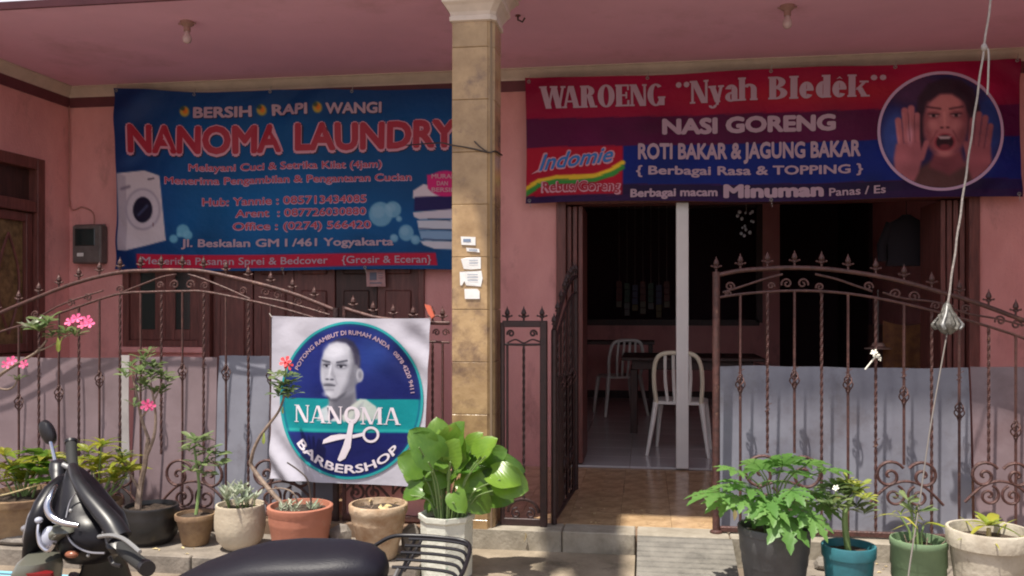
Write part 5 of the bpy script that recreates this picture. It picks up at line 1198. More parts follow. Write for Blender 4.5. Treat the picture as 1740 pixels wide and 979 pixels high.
rosette(p2,A2(52,556,4.8),'sil',9,rr,up=.2,sc_=1.1,axis=(-.4,-.3,.2)); rosette(p2,A2(80,548,4.77),'ad',9,rr,up=.3,sc_=.9); rosette(p2,A2(128,570,4.8),'ad',8,rr,sc_=.75); rosette(p2,A2(30,645,4.8),'ad',6,rr,sc_=.6); put_leaf(p2,LEAF['ady'][0],A2(98,572,4.76),(.3,-.3,-.9),0,1.1,label='yellow hanging leaf'); put_leaf(p2,LEAF['ady'][0],A2(108,570,4.76),(-.3,-.3,-.9),0,1.0,label='yellow hanging leaf')
# 3 croton cluster behind the scooter
p3, t3, r3, _ = pot(165,850,915,80,60,4.72,P_BROWN,'yellow green croton in a low tan pot between scooter and black pot',LZ)
for dx,dz,n in ((-.12,.20,9),(.02,.24,9),(.12,.14,8),(-.04,.10,8),(.20,.20,6)):
    q = t3+Vector((dx,-.02,dz)); branch(p3,[t3,t3+Vector((dx*.7,0,dz*.5)),q],.006,.004,m=M['stem']); rosette(p3,q,'cro',n,rr,up=.35,sc_=.85)
for x,y,n in ((150,768,7),(172,758,8),(205,785,7),(190,805,7),(160,800,7),(222,800,6)):
    q = at(x,y,4.70+rr.uniform(-.08,.08)); branch(p3,[t3,(t3+q)/2,q],.005,.0035,m=M['stem']); rosette(p3,q,'cro',n,rr,up=.3,sc_=.72)
for x,y in ((190,765),(200,772),(176,795)): put_leaf(p3,LEAF['ady'][0],at(x,y,4.6),(rr.uniform(-.6,.8),-.4,.3),0,1.0)
# 4 black pot, adenium shrub
p4, t4, r4, _ = pot(256,858,931,92,72,4.66,P_BLACK,'leggy adenium with one pink flower in a round black pot',LZ,'belly')
A4 = lambda x,y,Y=4.70: at(x,y,Y)
branch(p4,[t4+Vector((-.08,0,-.02)),A4(238,830),A4(246,790),A4(252,745)],.020,.012); branch(p4,[A4(252,745),A4(240,710),A4(232,670),A4(222,625)],.010,.005)
branch(p4,[A4(247,780),A4(262,740),A4(264,700),A4(256,650)],.011,.005); branch(p4,[A4(238,835),A4(218,800),A4(208,780)],.009,.005); branch(p4,[A4(240,710),A4(262,680),A4(275,650)],.006,.004)
for x,y,n,s in ((222,622,7,.7),(256,640,12,.85),(275,640,8,.7),(245,612,7,.75),(262,668,9,.7),(236,665,5,.6),(208,775,6,.7),(252,600,5,.6)): rosette(p4,A4(x,y,4.70+rr.uniform(-.05,.05)),'ad',n,rr,sc_=s)
for x,y,n,s in ((238,635,8,.8),(262,625,8,.8),(272,668,7,.8),(246,655,8,.75),(286,648,6,.7),(214,640,6,.7),(228,690,5,.7)): rosette(p4,A4(x,y,4.72+rr.uniform(-.08,.08)),'ad',n,rr,sc_=s)
flower(p4,A4(250,689,4.62),FLP,(0,-.9,.3),1.1); flower(p4,A4(256,690,4.63),FLP,(.5,-.9,.2),.9)
# 5 tan pot in shade
p5, t5, r5, _ = pot(332,872,932,66,44,4.66,P_BROWN,'drooping leafy adenium in a small tapered tan pot beside the black pot',LZ)
A5 = lambda x,y,Y=4.70: at(x,y,Y)
branch(p5,[t5-Vector((0,0,.01)),A5(338,830),A5(334,790),A5(330,760)],.010,.006,m=M['stem']); branch(p5,[A5(336,810),A5(350,780),A5(362,765)],.006,.004,m=M['stem'])
for x,y,n,s in ((332,752,12,.85),(352,768,8,.8),(340,790,6,.8),(366,772,5,.8)): rosette(p5,A5(x,y,4.70+rr.uniform(-.05,.05)),'ad',n,rr,up=.0,sc_=s)
for x,y,n,s in ((322,765,7,.8),(345,745,8,.85),(358,785,7,.8),(326,800,6,.8),(350,808,6,.8),(372,792,5,.7)): rosette(p5,A5(x,y,4.72+rr.uniform(-.07,.07)),'ad',n,rr,up=.0,sc_=s)
# 6 cream pot with silvery succulents, and the long bare adenium branch
p6, t6, r6, _ = pot(408,856,935,82,54,4.62,P_CREAM,'round cream cement pot of small silvery leaves beside the terracotta pot',LZ,'belly')
for k in range(11):
    a = k*2.4; d = r6*.75*math.sqrt((k+.5)/11); q = t6+Vector((d*math.cos(a),d*math.sin(a)-.02,.03+rr.uniform(0,.07))); rosette(p6,q,'sil',8,rr,up=.5,sc_=rr.uniform(.65,1)); 
    branch(p6,[t6+Vector((d*math.cos(a)*.8,d*math.sin(a)*.8,-.01)),q],.004,.003,m=M['stem'])
# 7 terracotta pot
p7, t7, r7, _ = pot(510,858,925,110,88,4.58,P_TERRA,'orange terracotta coloured pot with twigs and a long branch bearing a red flower',LZ,'ribrim')
A7 = lambda x,y,Y=4.72: at(x,y,Y)
branch(p7,[t7+Vector((-.10,.05,-.01)),A7(432,800),A7(428,775),A7(440,745),A7(458,720),A7(474,698),A7(484,670)],.013,.006)
branch(p7,[t7+Vector((.06,.0,-.01)),A7(528,845,4.6),A7(522,815,4.6),A7(508,800,4.62),A7(488,786,4.62)],.006,.004,m=M['wire']); branch(p7,[t7+Vector((-.02,.03,-.01)),A7(500,840,4.6),A7(480,830,4.6),A7(455,832,4.6)],.005,.003)
for x,y,n,s in ((482,655,12,.85),(474,672,9,.8),(490,640,6,.7),(470,640,6,.7),(490,676,6,.7)): rosette(p7,A7(x,y,4.72+rr.uniform(-.04,.04)),'ad',n,rr,up=.1,sc_=s)
for x,y,n,s in ((476,662,7,.8),(492,655,7,.8),(484,640,7,.8),(498,666,6,.7)): rosette(p7,A7(x,y,4.74+rr.uniform(-.05,.05)),'ad',n,rr,up=.1,sc_=s)
flower(p7,A7(486,616,4.68),FLR,(0,-.8,.5),1.1); flower(p7,A7(489,621,4.68),FLR,(.6,-.7,.2),.9); branch(p7,[A7(484,650),A7(486,618,4.69)],.004,.003,m=M['stem'])
put_leaf(p7,LEAF['ady'][1],A7(449,735,4.7),(.1,-.5,-.8),0,.9); put_leaf(p7,LEAF['ady'][1],A7(481,690,4.7),(.0,-.4,-.9),0,.6)
for k in range(14): q = t7+Vector((rr.uniform(-.7,.6)*r7,rr.uniform(-.6,.4)*r7,.012)); rosette(p7,q,'sil',3,rr,up=.3,sc_=.6)
# 8 bare clay pot
p8, t8, r8, _ = pot(643,855,925,100,62,4.56,P_CLAY,'empty lime stained clay pot between the terracotta pot and the broad leaved plant',LZ,'ribrim',cat_='flower pot')
for k in range(6): put_leaf(p8,LEAF['dry'][0],t8+Vector((rr.uniform(-.6,.6)*r8,rr.uniform(-.6,.6)*r8,.02)),(rr.uniform(-1,1),rr.uniform(-1,1),.2),rr.uniform(-1,1),rr.uniform(.6,1.1))
for k in range(5): a=rr.uniform(0,6); q=t8+Vector((rr.uniform(-.5,.5)*r8,rr.uniform(-.5,.5)*r8,.006)); branch(p8,[q,q+Vector((.04*math.cos(a),.04*math.sin(a),.02))],.003,.002)
# 9 octagonal whitewashed pot with broad leaves
p9, t9, r9, _ = pot(759,872,958,94,84,4.50,P_GW,'lush broad leaved green plant in an octagonal whitewashed pot in front of the pillar',-.012,'oct')
rr = random.Random(31)
big = [(712,760,-.5,.5,0),(745,738,-.1,.8,3),(770,748,.2,.7,1),(822,770,.6,.7,0),(850,800,.9,.2,3),(700,790,-.8,.3,1),(738,785,-.4,.2,0),(790,765,.2,.6,2),(805,800,.5,.1,0),(770,790,.1,.2,3),(698,842,-.8,-.2,2),(720,835,-.6,0,1),(838,840,.8,-.3,0),(862,830,1,-.4,1),(755,822,-.1,-.1,2),(825,775,.3,.5,2),(730,812,-.5,0,2),(790,825,.3,-.2,1),(772,855,.1,-.3,2),(722,760,-.7,.4,2),(846,775,.8,.4,2),(762,770,-.2,.5,3),(812,745,.4,.8,2),(735,862,-.5,-.3,2),(800,850,.4,-.3,3),(728,785,-.3,.3,0),(748,800,.0,.2,1),(812,815,.4,.0,1),(780,812,.1,.1,0),(835,805,.5,.2,1),(716,808,-.5,.1,0),(765,785,.1,.4,1),(850,815,.7,-.1,0),(742,830,-.3,-.2,1)]
for k,(x,y,ax,az,kind) in enumerate(big):
    Y_ = 4.50+rr.uniform(-.16,.14); p = at(x,y,Y_); d = Vector((ax,-.55 if Y_ < 4.52 else .1,az-.25+rr.uniform(-.15,.15)))
    st_ = p-d.normalized()*.03; mid = (t9+p)/2+Vector((0,0,.04)); branch(p9,[t9+Vector(((p.x-t9.x)*.25,(p.y-t9.y)*.3,-.01)),mid,p],.0055,.0035,m=M['stem'])
    put_leaf(p9, LEAF['big'][kind], p-d.normalized()*.07, (ax*1.1,-.18,az+rr.uniform(-.15,.15)+.05), rr.uniform(-.35,.35), rr.uniform(.66,.92), nrm=(rr.uniform(-.5,.3),-1,rr.uniform(.35,1.3)))
rr = random.Random(44)
# 10 papaya like plant in big charcoal pot
p10, t10, r10, t_ = pot(1316,893,985,122,90,4.42,P_GREY,'spreading papaya seedlings in a large charcoal pot right of the ramp',-.02,'bands')
for k,(x,y,ax,az) in enumerate(((1222,838,-1,.1),(1250,800,-.7,.4),(1262,850,-.7,0),(1295,800,-.1,.6),(1330,790,.1,.7),(1370,790,.4,.5),(1400,800,.8,.4),(1345,835,.2,0),(1385,838,.7,0),(1300,845,-.3,0),(1360,868,.4,-.3),(1378,880,.5,-.4),(1272,828,-.4,.3),(1315,820,.0,.3),(1395,858,.8,-.2),(1340,806,.3,.4),(1242,826,-.9,.2),(1280,790,-.2,.6),(1310,858,.0,-.1),(1352,850,.3,.0),(1290,870,-.3,-.3),(1330,880,.1,-.3),(1235,850,-.9,-.1))):
    Y_ = 4.42+rr.uniform(-.16,.12); p = at(x,y,Y_); d = Vector((ax,-.6,az-.1)); branch(p10,[t10+Vector(((p.x-t10.x)*.15,0,-.01)),t10+Vector(((p.x-t10.x)*.35,(p.y-t10.y)*.4,(p.z-t10.z)*.7)),p],.0045,.003,m=M['stem'])
    put_leaf(p10, LEAF['pap'][k%3], p, d, rr.uniform(-.3,.3), rr.uniform(.85,1.15))
branch(p10,[t10-Vector((0,0,.01)),t10+Vector((.01,0,.12)),t10+Vector((.02,0,.2))],.010,.006,m=M['stem'])
put_leaf(p10,LEAF['dry'][0],at(1248,866,4.27),(.1,-.3,-.9),0,1.0)
# 11 teal pot
p11, t11, r11, _ = pot(1442,925,990,88,66,4.36,P_TEAL,'adenium with thick green stem and yellowish top leaves in a teal blue pot',-.03)
A11 = lambda x,y,Y=4.36: at(x,y,Y)
branch(p11,[t11-Vector((0,0,.01)),A11(1436,895),A11(1436,870)],.016,.013,m=M['stem']); branch(p11,[A11(1436,872),A11(1446,850),A11(1456,835)],.010,.006,m=M['stem']); branch(p11,[A11(1436,872),A11(1424,850),A11(1420,835)],.008,.005,m=M['stem'])
for x,y,n,s,k in ((1412,862,9,.9,'ad'),(1440,820,8,.8,'ady'),(1470,848,9,.85,'ady'),(1436,835,10,.9,'ad'),(1468,872,7,.8,'ad'),(1420,832,14,.85,'ad'),(1440,845,12,.9,'ad'),(1458,830,12,.85,'ady'),(1425,860,9,.8,'ad'),(1455,862,8,.8,'ad'),(1405,845,6,.8,'ad')): rosette(p11,A11(x,y,4.36+rr.uniform(-.06,.06)),k,n,rr,up=.2,sc_=s)
flower(p11,A11(1421,830,4.27),FLW,(-.5,-.6,.6),.5)
# 12 sage green pot
p12, t12, r12, _ = pot(1561,915,1000,92,78,4.34,P_GREEN,'sparse sprigs in a sage green plastic pot between the teal and the cement pot',-.03,'bands')
for x,y,n,k in ((1543,852,7,'ad'),(1556,872,5,'ad'),(1530,878,5,'grs'),(1570,892,5,'grs')):
    q = at(x,y,4.36); branch(p12,[t12+Vector(((q.x-t12.x)*.5,0,-.01)),(t12+q)/2,q],.006,.004,m=M['stem']); rosette(p12,q,k,n,rr,up=.2,sc_=.8)
for k in range(5): q=t12+Vector((rr.uniform(-.6,.6)*r12,rr.uniform(-.5,.5)*r12,.01)); branch(p12,[q,q+Vector((rr.uniform(-.05,.05),0,.05))],.003,.002)
# 13 white cement pot
p13, t13, r13, _ = pot(1680,898,990,132,88,4.26,P_WHITE,'yellowing spiky plant in a dirty white cement pot at the right edge',-.03)
q = t13+Vector((-.0,0,.05)); branch(p13,[t13-Vector((0,0,.02)),q],.012,.009,m=M['dry'])
for k in range(16):
    a = k*2.4; put_leaf(p13, LEAF['ady' if k%3 else 'cro'][0], q+Vector((0,0,.01)), (math.cos(a)*.8,math.sin(a)*.8,rr.uniform(.1,.9)), rr.uniform(-.4,.4), rr.uniform(.6,.95))
for k in range(7): a = k*.9; put_leaf(p13, LEAF['grs'][k%2], t13+Vector((.6*r13*math.cos(a),.6*r13*math.sin(a),.0)), (math.cos(a)*.5,math.sin(a)*.5-.2,.6), 0, .7)
# small white flower caught on the right fence
fw = thing('white_flower', at(1487,605,5.02), 'single white flower caught on a bar of the right fence just above the plastic sheet', 'flower')
for k,(dx,dz,d) in enumerate(((0,0,(0,-.8,.5)),(.012,-.012,(.7,-.7,.1)),(-.008,.014,(-.5,-.6,.6)))): flower(fw, at(1488,604,5.02)+Vector((dx,-.004*k,dz)), FLW, d, .62)
MB().tube([at(1470,628,5.02),at(1478,618,5.02),at(1487,607,5.025)],.005,5).build('stalk', M['petalw'], fw, True)

# ------------------------------------------------------------------ rope with hook bundle, hose, stones
def ropepts(a, b, n, tw=.0): return [a+(b-a)*i/n for i in range(n+1)]
RA, RB2 = at(1692,-60,4.70), at(1610,520,4.86)
rp = thing('hanging_rope', RB2, 'slanting knotted white rope at the right with a plastic wrapped hook bundle at its end', 'rope')
P_ = ropepts(RA,RB2,60)
for i,p in enumerate(P_): p.x += .0015*math.sin(i*.9)
MB().tube(P_,.0055,6,twist=.6).build('upper_rope', M['rope'], rp)
K = RA+(RB2-RA)*.235; MB().ball(K,.016,8,5,(1,1,1.3)).build('knot', M['rope'], rp, True); MB().tube(cat([K,K+Vector((.02,0,-.02)),K+Vector((.016,-.01,-.14)),K+Vector((.012,-.01,-.24))],5),.005,5).build('loose_end', M['rope'], rp, True)
hb_ = RB2
for k in range(6):
    a = k*math.pi/3; MB().tube(cat([hb_+Vector((0,0,.015)),hb_+Vector((.03*math.cos(a),.03*math.sin(a),-.04)),hb_+Vector((.072*math.cos(a),.05*math.sin(a),-.095)),hb_+Vector((.055*math.cos(a),.05*math.sin(a),-.12))],5),.007,6,rs=[.005]*6+[.006]*4+[.010]*6).build('wrapped_prong', M['clear'] if k%2 else M['steel'], rp, True)
MB().loft([[hb_+Vector((r_*math.cos(2*math.pi*i/28)*(1+.16*math.sin(i*1.9+z*140)),r_*.7*math.sin(2*math.pi*i/28)*(1+.1*math.sin(i*2.7)),z+.006*math.sin(i*2.3+z*90))) for i in range(28)] for z,r_ in ((.02,.006),(-.0,.018),(-.03,.026),(-.05,.042),(-.07,.046),(-.088,.058),(-.105,.055),(-.12,.044),(-.135,.030),(-.145,.012))]).build('plastic_wrap', M['clear'], rp, True)
lo = [hb_+Vector((-.0,0,-.13)), at(1582,720,4.55), at(1563,850,4.36), at(1546,960,4.05), at(1542,1000,3.98)]
MB().tube(cat(lo,8),.0035,6).build('lower_rope', M['cord'], rp, True)
hs = MB()
for off in (0,.035): hs.tube(cat([Vector((x,4.28-.06*abs(math.sin(x*1.7))-off*(1+.3*math.sin(x*3)),.006)) for x in (-5.6,-4.8,-4.0,-3.3,-2.7,-2.2,-1.6)],8),.009,7)
ho = thing('garden_hose', (-3,4.3,0), 'thin light blue hose lying doubled along the kerb behind the scooter', 'hose'); 
for off in (0,.05): MB().tube(cat([Vector((x,4.26-.05*abs(math.sin(x*1.7))-off*(1+.4*math.sin(x*3)),.004)) for x in (-5.6,-4.8,-4.0,-3.3,-2.7,-2.2,-1.7)],8),.009,7).build('hose_run', M['hose'], ho, True)
def stone(px,py,Y_,s,lab,z):
    p = at(px,py,Y_); bm = bmesh.new(); bmesh.ops.create_icosphere(bm, subdivisions=2, radius=1); rs = random.Random(px)
    for v in bm.verts: k = 1+rs.uniform(-.12,.12); v.co = Vector((v.co.x*s[0]*k,v.co.y*s[1]*k,v.co.z*s[2]*k))
    me = bpy.data.meshes.new('stone'); bm.to_mesh(me); bm.free(); me.materials.append(M['stonegrey'])
    o = link('stone', me, None, (p.x,Y_,z+s[2]*.85)); tag(o, lab, 'stone', 'loose stones on the ledge')
stone(578,900,4.70,(.07,.06,.075),'rough grey stone between the terracotta pot and the clay pot',LZ); stone(700,900,4.66,(.06,.05,.09),'rough grey stone behind the octagonal pot on the left',LZ)
stone(30,905,4.50,(.12,.05,.03),'flat grey stone at the far left of the ledge',LZ); stone(1400,905,4.78,(.05,.04,.035),'small grey stone on the kerb behind the teal pot',.05)
lf_ = thing('fallen_leaf', at(895,912,4.94), 'pale dry leaf stuck on the front face of the terrace step', 'leaf'); put_leaf(lf_, LEAF['dry'][0], at(892,905,4.935), (.25,-.05,-.9), 0, 1.0)

# ------------------------------------------------------------------ scooter in front
SZ = -.08; TS = 2.83
O_ = cp(480,520,TS); O_.z = SZ
sco = thing('parked_scooter', tuple(O_), 'black scooter with silver front trim and rear rack, parked in front of the flower pots', 'scooter')
FI = R(2); FW = Vector((-math.cos(FI),-math.sin(FI),0)); LF = Vector((math.sin(FI),-math.cos(FI),0)); LEAN = R(7)
def S_(X_,Y_,Z_):
    yl = Y_*math.cos(LEAN)+Z_*math.sin(LEAN)*.55; zz = Z_*math.cos(LEAN)-Y_*math.sin(LEAN)
    return Vector((O_.x,O_.y,SZ))+FW*X_+LF*yl+Vector((0,0,zz))
def sect(X_, Zc, hw, hh, n=18, pw=.8, Yc_=0, tilt=0):
    out = []
    for i in range(n):
        a = 2*math.pi*i/n; c_, s_ = math.cos(a), math.sin(a); y = hw*math.copysign(abs(c_)**pw,c_); z = hh*math.copysign(abs(s_)**pw,s_)
        out.append(S_(X_+z*tilt, Yc_+y, Zc+z))
    return out
def wheel(Xw):
    wo_ = MB()
    def ring(R0,r0,n=40,k=10):
        m = MB(); vs=[];fs=[]
        for i in range(n):
            a=2*math.pi*i/n
            for j in range(k): b=2*math.pi*j/k; rr_=R0+r0*math.cos(b); vs.append(S_(Xw+rr_*math.cos(a), r0*math.sin(b), .275+rr_*math.sin(a)))
        for i in range(n):
            for j in range(k): fs.append((i*k+j,((i+1)%n)*k+j,((i+1)%n)*k+(j+1)%k,i*k+(j+1)%k))
        return m.add(vs,fs)
    t = ring(.235,.042).build('tyre', M['tyre'], sco, True); w_ = ring(.185,.016).build('rim', M['steel'], t, True)
    for k in range(5):
        a=2*math.pi*k/5; MB().tube([S_(Xw,0,.275),S_(Xw+.18*math.cos(a),0,.275+.18*math.sin(a))],.014,6).build('spoke', M['steel'], t, True)
    MB().tube([S_(Xw,-.06,.275),S_(Xw,.06,.275)],.035,12).build('hub', M['steel'], t, True)
wheel(-.40); wheel(.80)
# seat
st_ = [(.37,.575,.045,.025),(.34,.592,.08,.04),(.26,.622,.11,.05),(.16,.655,.125,.055),(.05,.685,.132,.056),(-.05,.697,.134,.054),(-.15,.700,.130,.054),(-.22,.703,.118,.054),(-.29,.700,.098,.050),(-.335,.690,.07,.038),(-.352,.680,.04,.022)]
MB().loft([sect(*q) for q in st_]).build('seat', M['seat'], sco, True)
MB().tube(cat([S_(.34,.085,.575),S_(.2,.125,.615),S_(0,.138,.655),S_(-.2,.122,.665),S_(-.33,.07,.67)],6),.006,6).build('seat_seam', M['blk'], sco, True)
MB().loft([sect(*q) for q in ((.30,.45,.06,.11),(.15,.46,.12,.15),(-.05,.49,.145,.15),(-.25,.53,.13,.12),(-.42,.58,.085,.07),(-.52,.61,.04,.035))]).build('rear_body', M['gloss'], sco, True)
MB().loft([sect(*q) for q in ((-.50,.60,.05,.028),(-.56,.605,.04,.02))]).build('tail_light', M['red'], sco, True)
MB().loft([sect(*q) for q in ((.56,.27,.13,.05),(.30,.26,.15,.05),(.12,.27,.13,.07))]).build('floorboard', M['blk'], sco, True)
MB().loft([sect(*q) for q in ((.08,.28,.07,.08),(-.15,.30,.09,.10),(-.40,.29,.07,.07))]).build('engine', M['steel'], sco, True)
MB().tube(cat([S_(.0,-.10,.2),S_(-.2,-.15,.2),S_(-.5,-.16,.28),S_(-.65,-.16,.34)],5),.04,10,rs=[.015]*5+[.045]*5+[.045]*6).build('exhaust', M['blk'], sco, True)
MB().loft([sect(*q) for q in ((-.24,.56,.035,.02),(-.45,.57,.04,.02),(-.66,.48,.04,.02),(-.74,.36,.035,.02))]).build('rear_fender', M['blk'], sco, True)
# rear rack: five long tubes, loops and stays
rk = []
for k,yl in enumerate((-.11,-.055,0,.055,.11)):
    MB().tube(cat([S_(-.40,yl,.742),S_(-.45,yl,.742),S_(-.53,yl,.738),S_(-.585,yl,.728),S_(-.600,yl,.70)],5),.0052,7).build('rack_slat', M['blk'], sco, True)
MB().tube(cat([S_(-.27,-.13,.70),S_(-.33,-.135,.735),S_(-.39,-.13,.745),S_(-.5,-.13,.742),S_(-.59,-.12,.73),S_(-.605,0,.715),S_(-.59,.12,.71),S_(-.5,.13,.715),S_(-.41,.13,.70),S_(-.34,.13,.655),S_(-.24,.125,.63)],6),.0068,8).build('rack_loop', M['blk'], sco, True)
for yl in (-.11,.11):
    MB().tube(cat([S_(-.36,yl*.7,.60),S_(-.39,yl,.67),S_(-.42,yl,.74)],5),.006,7).build('rack_stay', M['steel'] if yl > 0 else M['blk'], sco, True)
MB().tube([S_(-.44,-.12,.737),S_(-.44,.12,.737)],.005,6).build('rack_crossbar', M['blk'], sco, True)
MB().tube(cat([S_(-.34,.10,.60),S_(-.44,.11,.615),S_(-.53,.10,.655)],5),.013,8).build('grab_handle', M['blk'], sco, True)
# leg shield, fork, front fender
MB().loft([sect(.50,.30,.16,.06),sect(.56,.45,.17,.05,tilt=-.3),sect(.60,.62,.15,.05,tilt=-.3),sect(.58,.74,.10,.05,tilt=-.3)]).build('leg_shield', M['gloss'], sco, True)
for yl in (-.07,.07): MB().tube([S_(.80,yl,.275),S_(.64,yl*.9,.66)],.02,8).build('fork', M['steel'], sco, True)
fs_ = []
for a in range(-10,150,16):
    ra = R(a); fs_.append([S_(.80+.30*math.cos(ra), y*(.075), .275+(.30-.03*abs(y)**2)*math.sin(ra)) for y in (-1,-.6,0,.6,1)]+[S_(.80+.292*math.cos(ra), y*(.07), .275+(.292-.03*abs(y)**2)*math.sin(ra)) for y in (1,.6,0,-.6,-1)])
MB().loft(fs_).build('front_fender', M['gloss'], sco, True)
# handlebar unit and front cowl, turned to the left
def psec(y, xc, hw, t, dp, n=20, pw=.85):
    """horizontal section at picture row y; real sizes follow from the distance t"""
    c = cp(xc,y,t); w_ = hw/F*t; out = []
    for i in range(n):
        a = 2*math.pi*i/n; c_, s_ = math.cos(a), math.sin(a)
        out.append(c+Vector((w_*math.copysign(abs(c_)**pw,c_), dp*math.copysign(abs(s_)**pw,s_), 0)))
    return out
MB().loft([psec(*q) for q in ((792,124,5,2.80,.02),(800,128,13,2.78,.03),(815,134,24,2.76,.045),(838,140,37,2.74,.06),(862,146,50,2.72,.075),(874,152,54,2.70,.085),(900,158,56,2.68,.09),(925,160,52,2.68,.09),(940,158,46,2.70,.08),(950,154,38,2.72,.06))]).build('handlebar_cover', M['gloss'], sco, True)
MB().loft([psec(*q) for q in ((806,112,8,2.78,.03),(822,102,15,2.76,.06),(845,95,19,2.74,.085),(870,90,20,2.72,.10),(895,86,19,2.72,.105),(920,80,17,2.72,.10),(945,74,14,2.74,.09),(975,68,12,2.76,.07),(1010,64,10,2.78,.05))]).build('front_cowl', M['gloss'], sco, True)
MB().loft([psec(*q) for q in ((826,92,5,2.74,.03),(845,82,7,2.72,.05),(868,72,8,2.70,.06),(890,66,9,2.69,.06),(910,62,8,2.69,.06),(935,60,5,2.70,.04))]).build('cowl_flank', M['silver'], sco, True)
MB().loft([psec(*q) for q in ((893,112,20,2.62,.03),(902,108,22,2.61,.04),(912,98,15,2.62,.04),(922,92,6,2.64,.02))]).build('side_wing', M['olive'], sco, True)
MB().loft([psec(*q) for q in ((936,70,14,2.66,.04),(950,68,28,2.62,.07),(968,64,32,2.62,.08),(990,60,34,2.64,.08),(1030,62,30,2.7,.07))]).build('lower_panel', M['olive'], sco, True)
MB().loft([psec(*q) for q in ((972,62,30,2.56,.02),(980,62,32,2.56,.02),(990,62,30,2.57,.02))]).build('red_stripe', M['red'], sco, True)
MB().tube(cat([cp(97,824,2.64),cp(87,842,2.60),cp(81,860,2.58),cp(87,877,2.57),cp(106,888,2.56),cp(134,893,2.555)],7),.011,8,rs=[.003]+[.006+.006*math.sin(math.pi*i/35) for i in range(35)]).build('chrome_trim', M['chrome'], sco, True)
hl = MB(); c = cp(84,914,2.60); hl.ball(c,.040,16,10,(.55,.6,.85)); hl.build('headlight', M['lens'], sco, True)
MB().tube(cat([cp(66,892,2.60),cp(65,908,2.585),cp(69,926,2.575),cp(82,936,2.565),cp(92,924,2.56)],6),.006,7).build('headlight_trim', M['chrome'], sco, True)
MB().ball(cp(66,884,2.58),.012,10,6,(1,1,.8)).build('turn_signal', M['lens'], sco, True)
MB().ball(cp(46,898,2.66),.018,10,6,(1,1,.7)).build('turn_signal', M['silver'], sco, True)
MB().tube(cat([cp(112,905,2.60),cp(125,925,2.58),cp(150,938,2.57),cp(178,940,2.56)],5),.0035,5).build('panel_seam', M['silver'], sco, True)
MB().tube(cat([cp(140,826,2.66),cp(120,850,2.655),cp(112,880,2.63)],5),.0025,5).build('panel_seam', M['silver'], sco, True)
for x_,y_2 in ((176,905),(190,925),(150,944),(120,868)): MB().ball(cp(x_,y_2,2.575),.006,8,4).build('screw', M['steel'], sco, True)
MB().ball(cp(122,942,2.58),.016,10,6,(1.3,1,.7)).build('turn_signal', mat('amber_signal',(.25,.09,.05),.3), sco, True)
# raised ridge from the upright far grip down to the near side
MB().tube(cat([cp(123,792,2.78),cp(130,812,2.70),cp(146,838,2.64),cp(168,864,2.60),(cp(190,890,2.57)),cp(204,915,2.55)],5),.02,10,rs=[.014+.0009*i for i in range(26)],flat=.8).build('cover_ridge', M['blk'], sco, True)
MB().tube([cp(121,752,2.98),cp(122,775,2.95),cp(124,802,2.88)],.0175,12).build('grip', M['tyre'], sco, True)
MB().tube([cp(121,749,2.985),cp(121,753,2.98)],.021,12).build('grip_end', M['blk'], sco, True)
MB().tube([cp(196,922,2.56),cp(216,940,2.50),cp(247,964,2.40)],.0185,14).build('grip', M['tyre'], sco, True)
MB().tube([cp(246,963,2.405),cp(251,967,2.385)],.0215,14).build('grip_end', M['blk'], sco, True)
MB().loft([psec(*q) for q in ((900,196,12,2.58,.02),(912,198,18,2.56,.03),(928,200,18,2.54,.03),(938,200,10,2.54,.02))]).build('switch_housing', M['blk'], sco, True)
MB().tube(cat([cp(168,912,2.52),cp(190,910,2.48),cp(212,917,2.44),cp(238,938,2.38)],6),.006,7).build('brake_lever', M['steel'], sco, True)
MB().tube(cat([cp(186,946,2.5),cp(192,958,2.5),cp(206,962,2.48)],5),.006,6).build('brake_cable', M['blk'], sco, True)
# far mirror and brake master cylinder
mc = cp(81,735,2.96); ax = Vector((.020,0,-.034)).normalized(); up = ax
secs = []
u1 = Vector((.42,.0,-.9)).normalized(); u2 = Vector((.9,.0,.42)).normalized()
for d_,k_ in ((-.018,.5),(-.010,.92),(.006,1.0),(.012,.9)):
    secs.append([mc+u1*(.045*k_*math.cos(2*math.pi*i/20))+u2*(.024*k_*math.sin(2*math.pi*i/20))+Vector((0,d_,0)) for i in range(20)])
mr_ = MB().loft(secs).build('mirror', M['blk'], sco, True)
MB().tube(cat([cp(86,750,2.95),cp(89,762,2.94),cp(93,780,2.92),cp(96,796,2.90)],5),.006,7).build('mirror_stem', M['chrome'], mr_, True)
MB().loft([psec(*q) for q in ((782,98,8,2.90,.02),(786,99,12,2.89,.025),(798,98,13,2.88,.025),(808,98,11,2.86,.02),(820,100,8,2.84,.02))]).build('brake_reservoir', M['blk'], sco, True)
MB().tube([cp(106,790,2.88),cp(120,796,2.88)],.010,8).build('handlebar', M['steel'], sco, True)
MB().tube(cat([cp(104,806,2.86),cp(92,815,2.84),cp(88,822,2.84),cp(98,828,2.82)],5),.006,6).build('brake_hose', M['blk'], sco, True)
MB().tube([S_(.05,.08,.2),S_(.12,.22,.02)],.010,8).build('side_stand', M['steel'], sco, True)

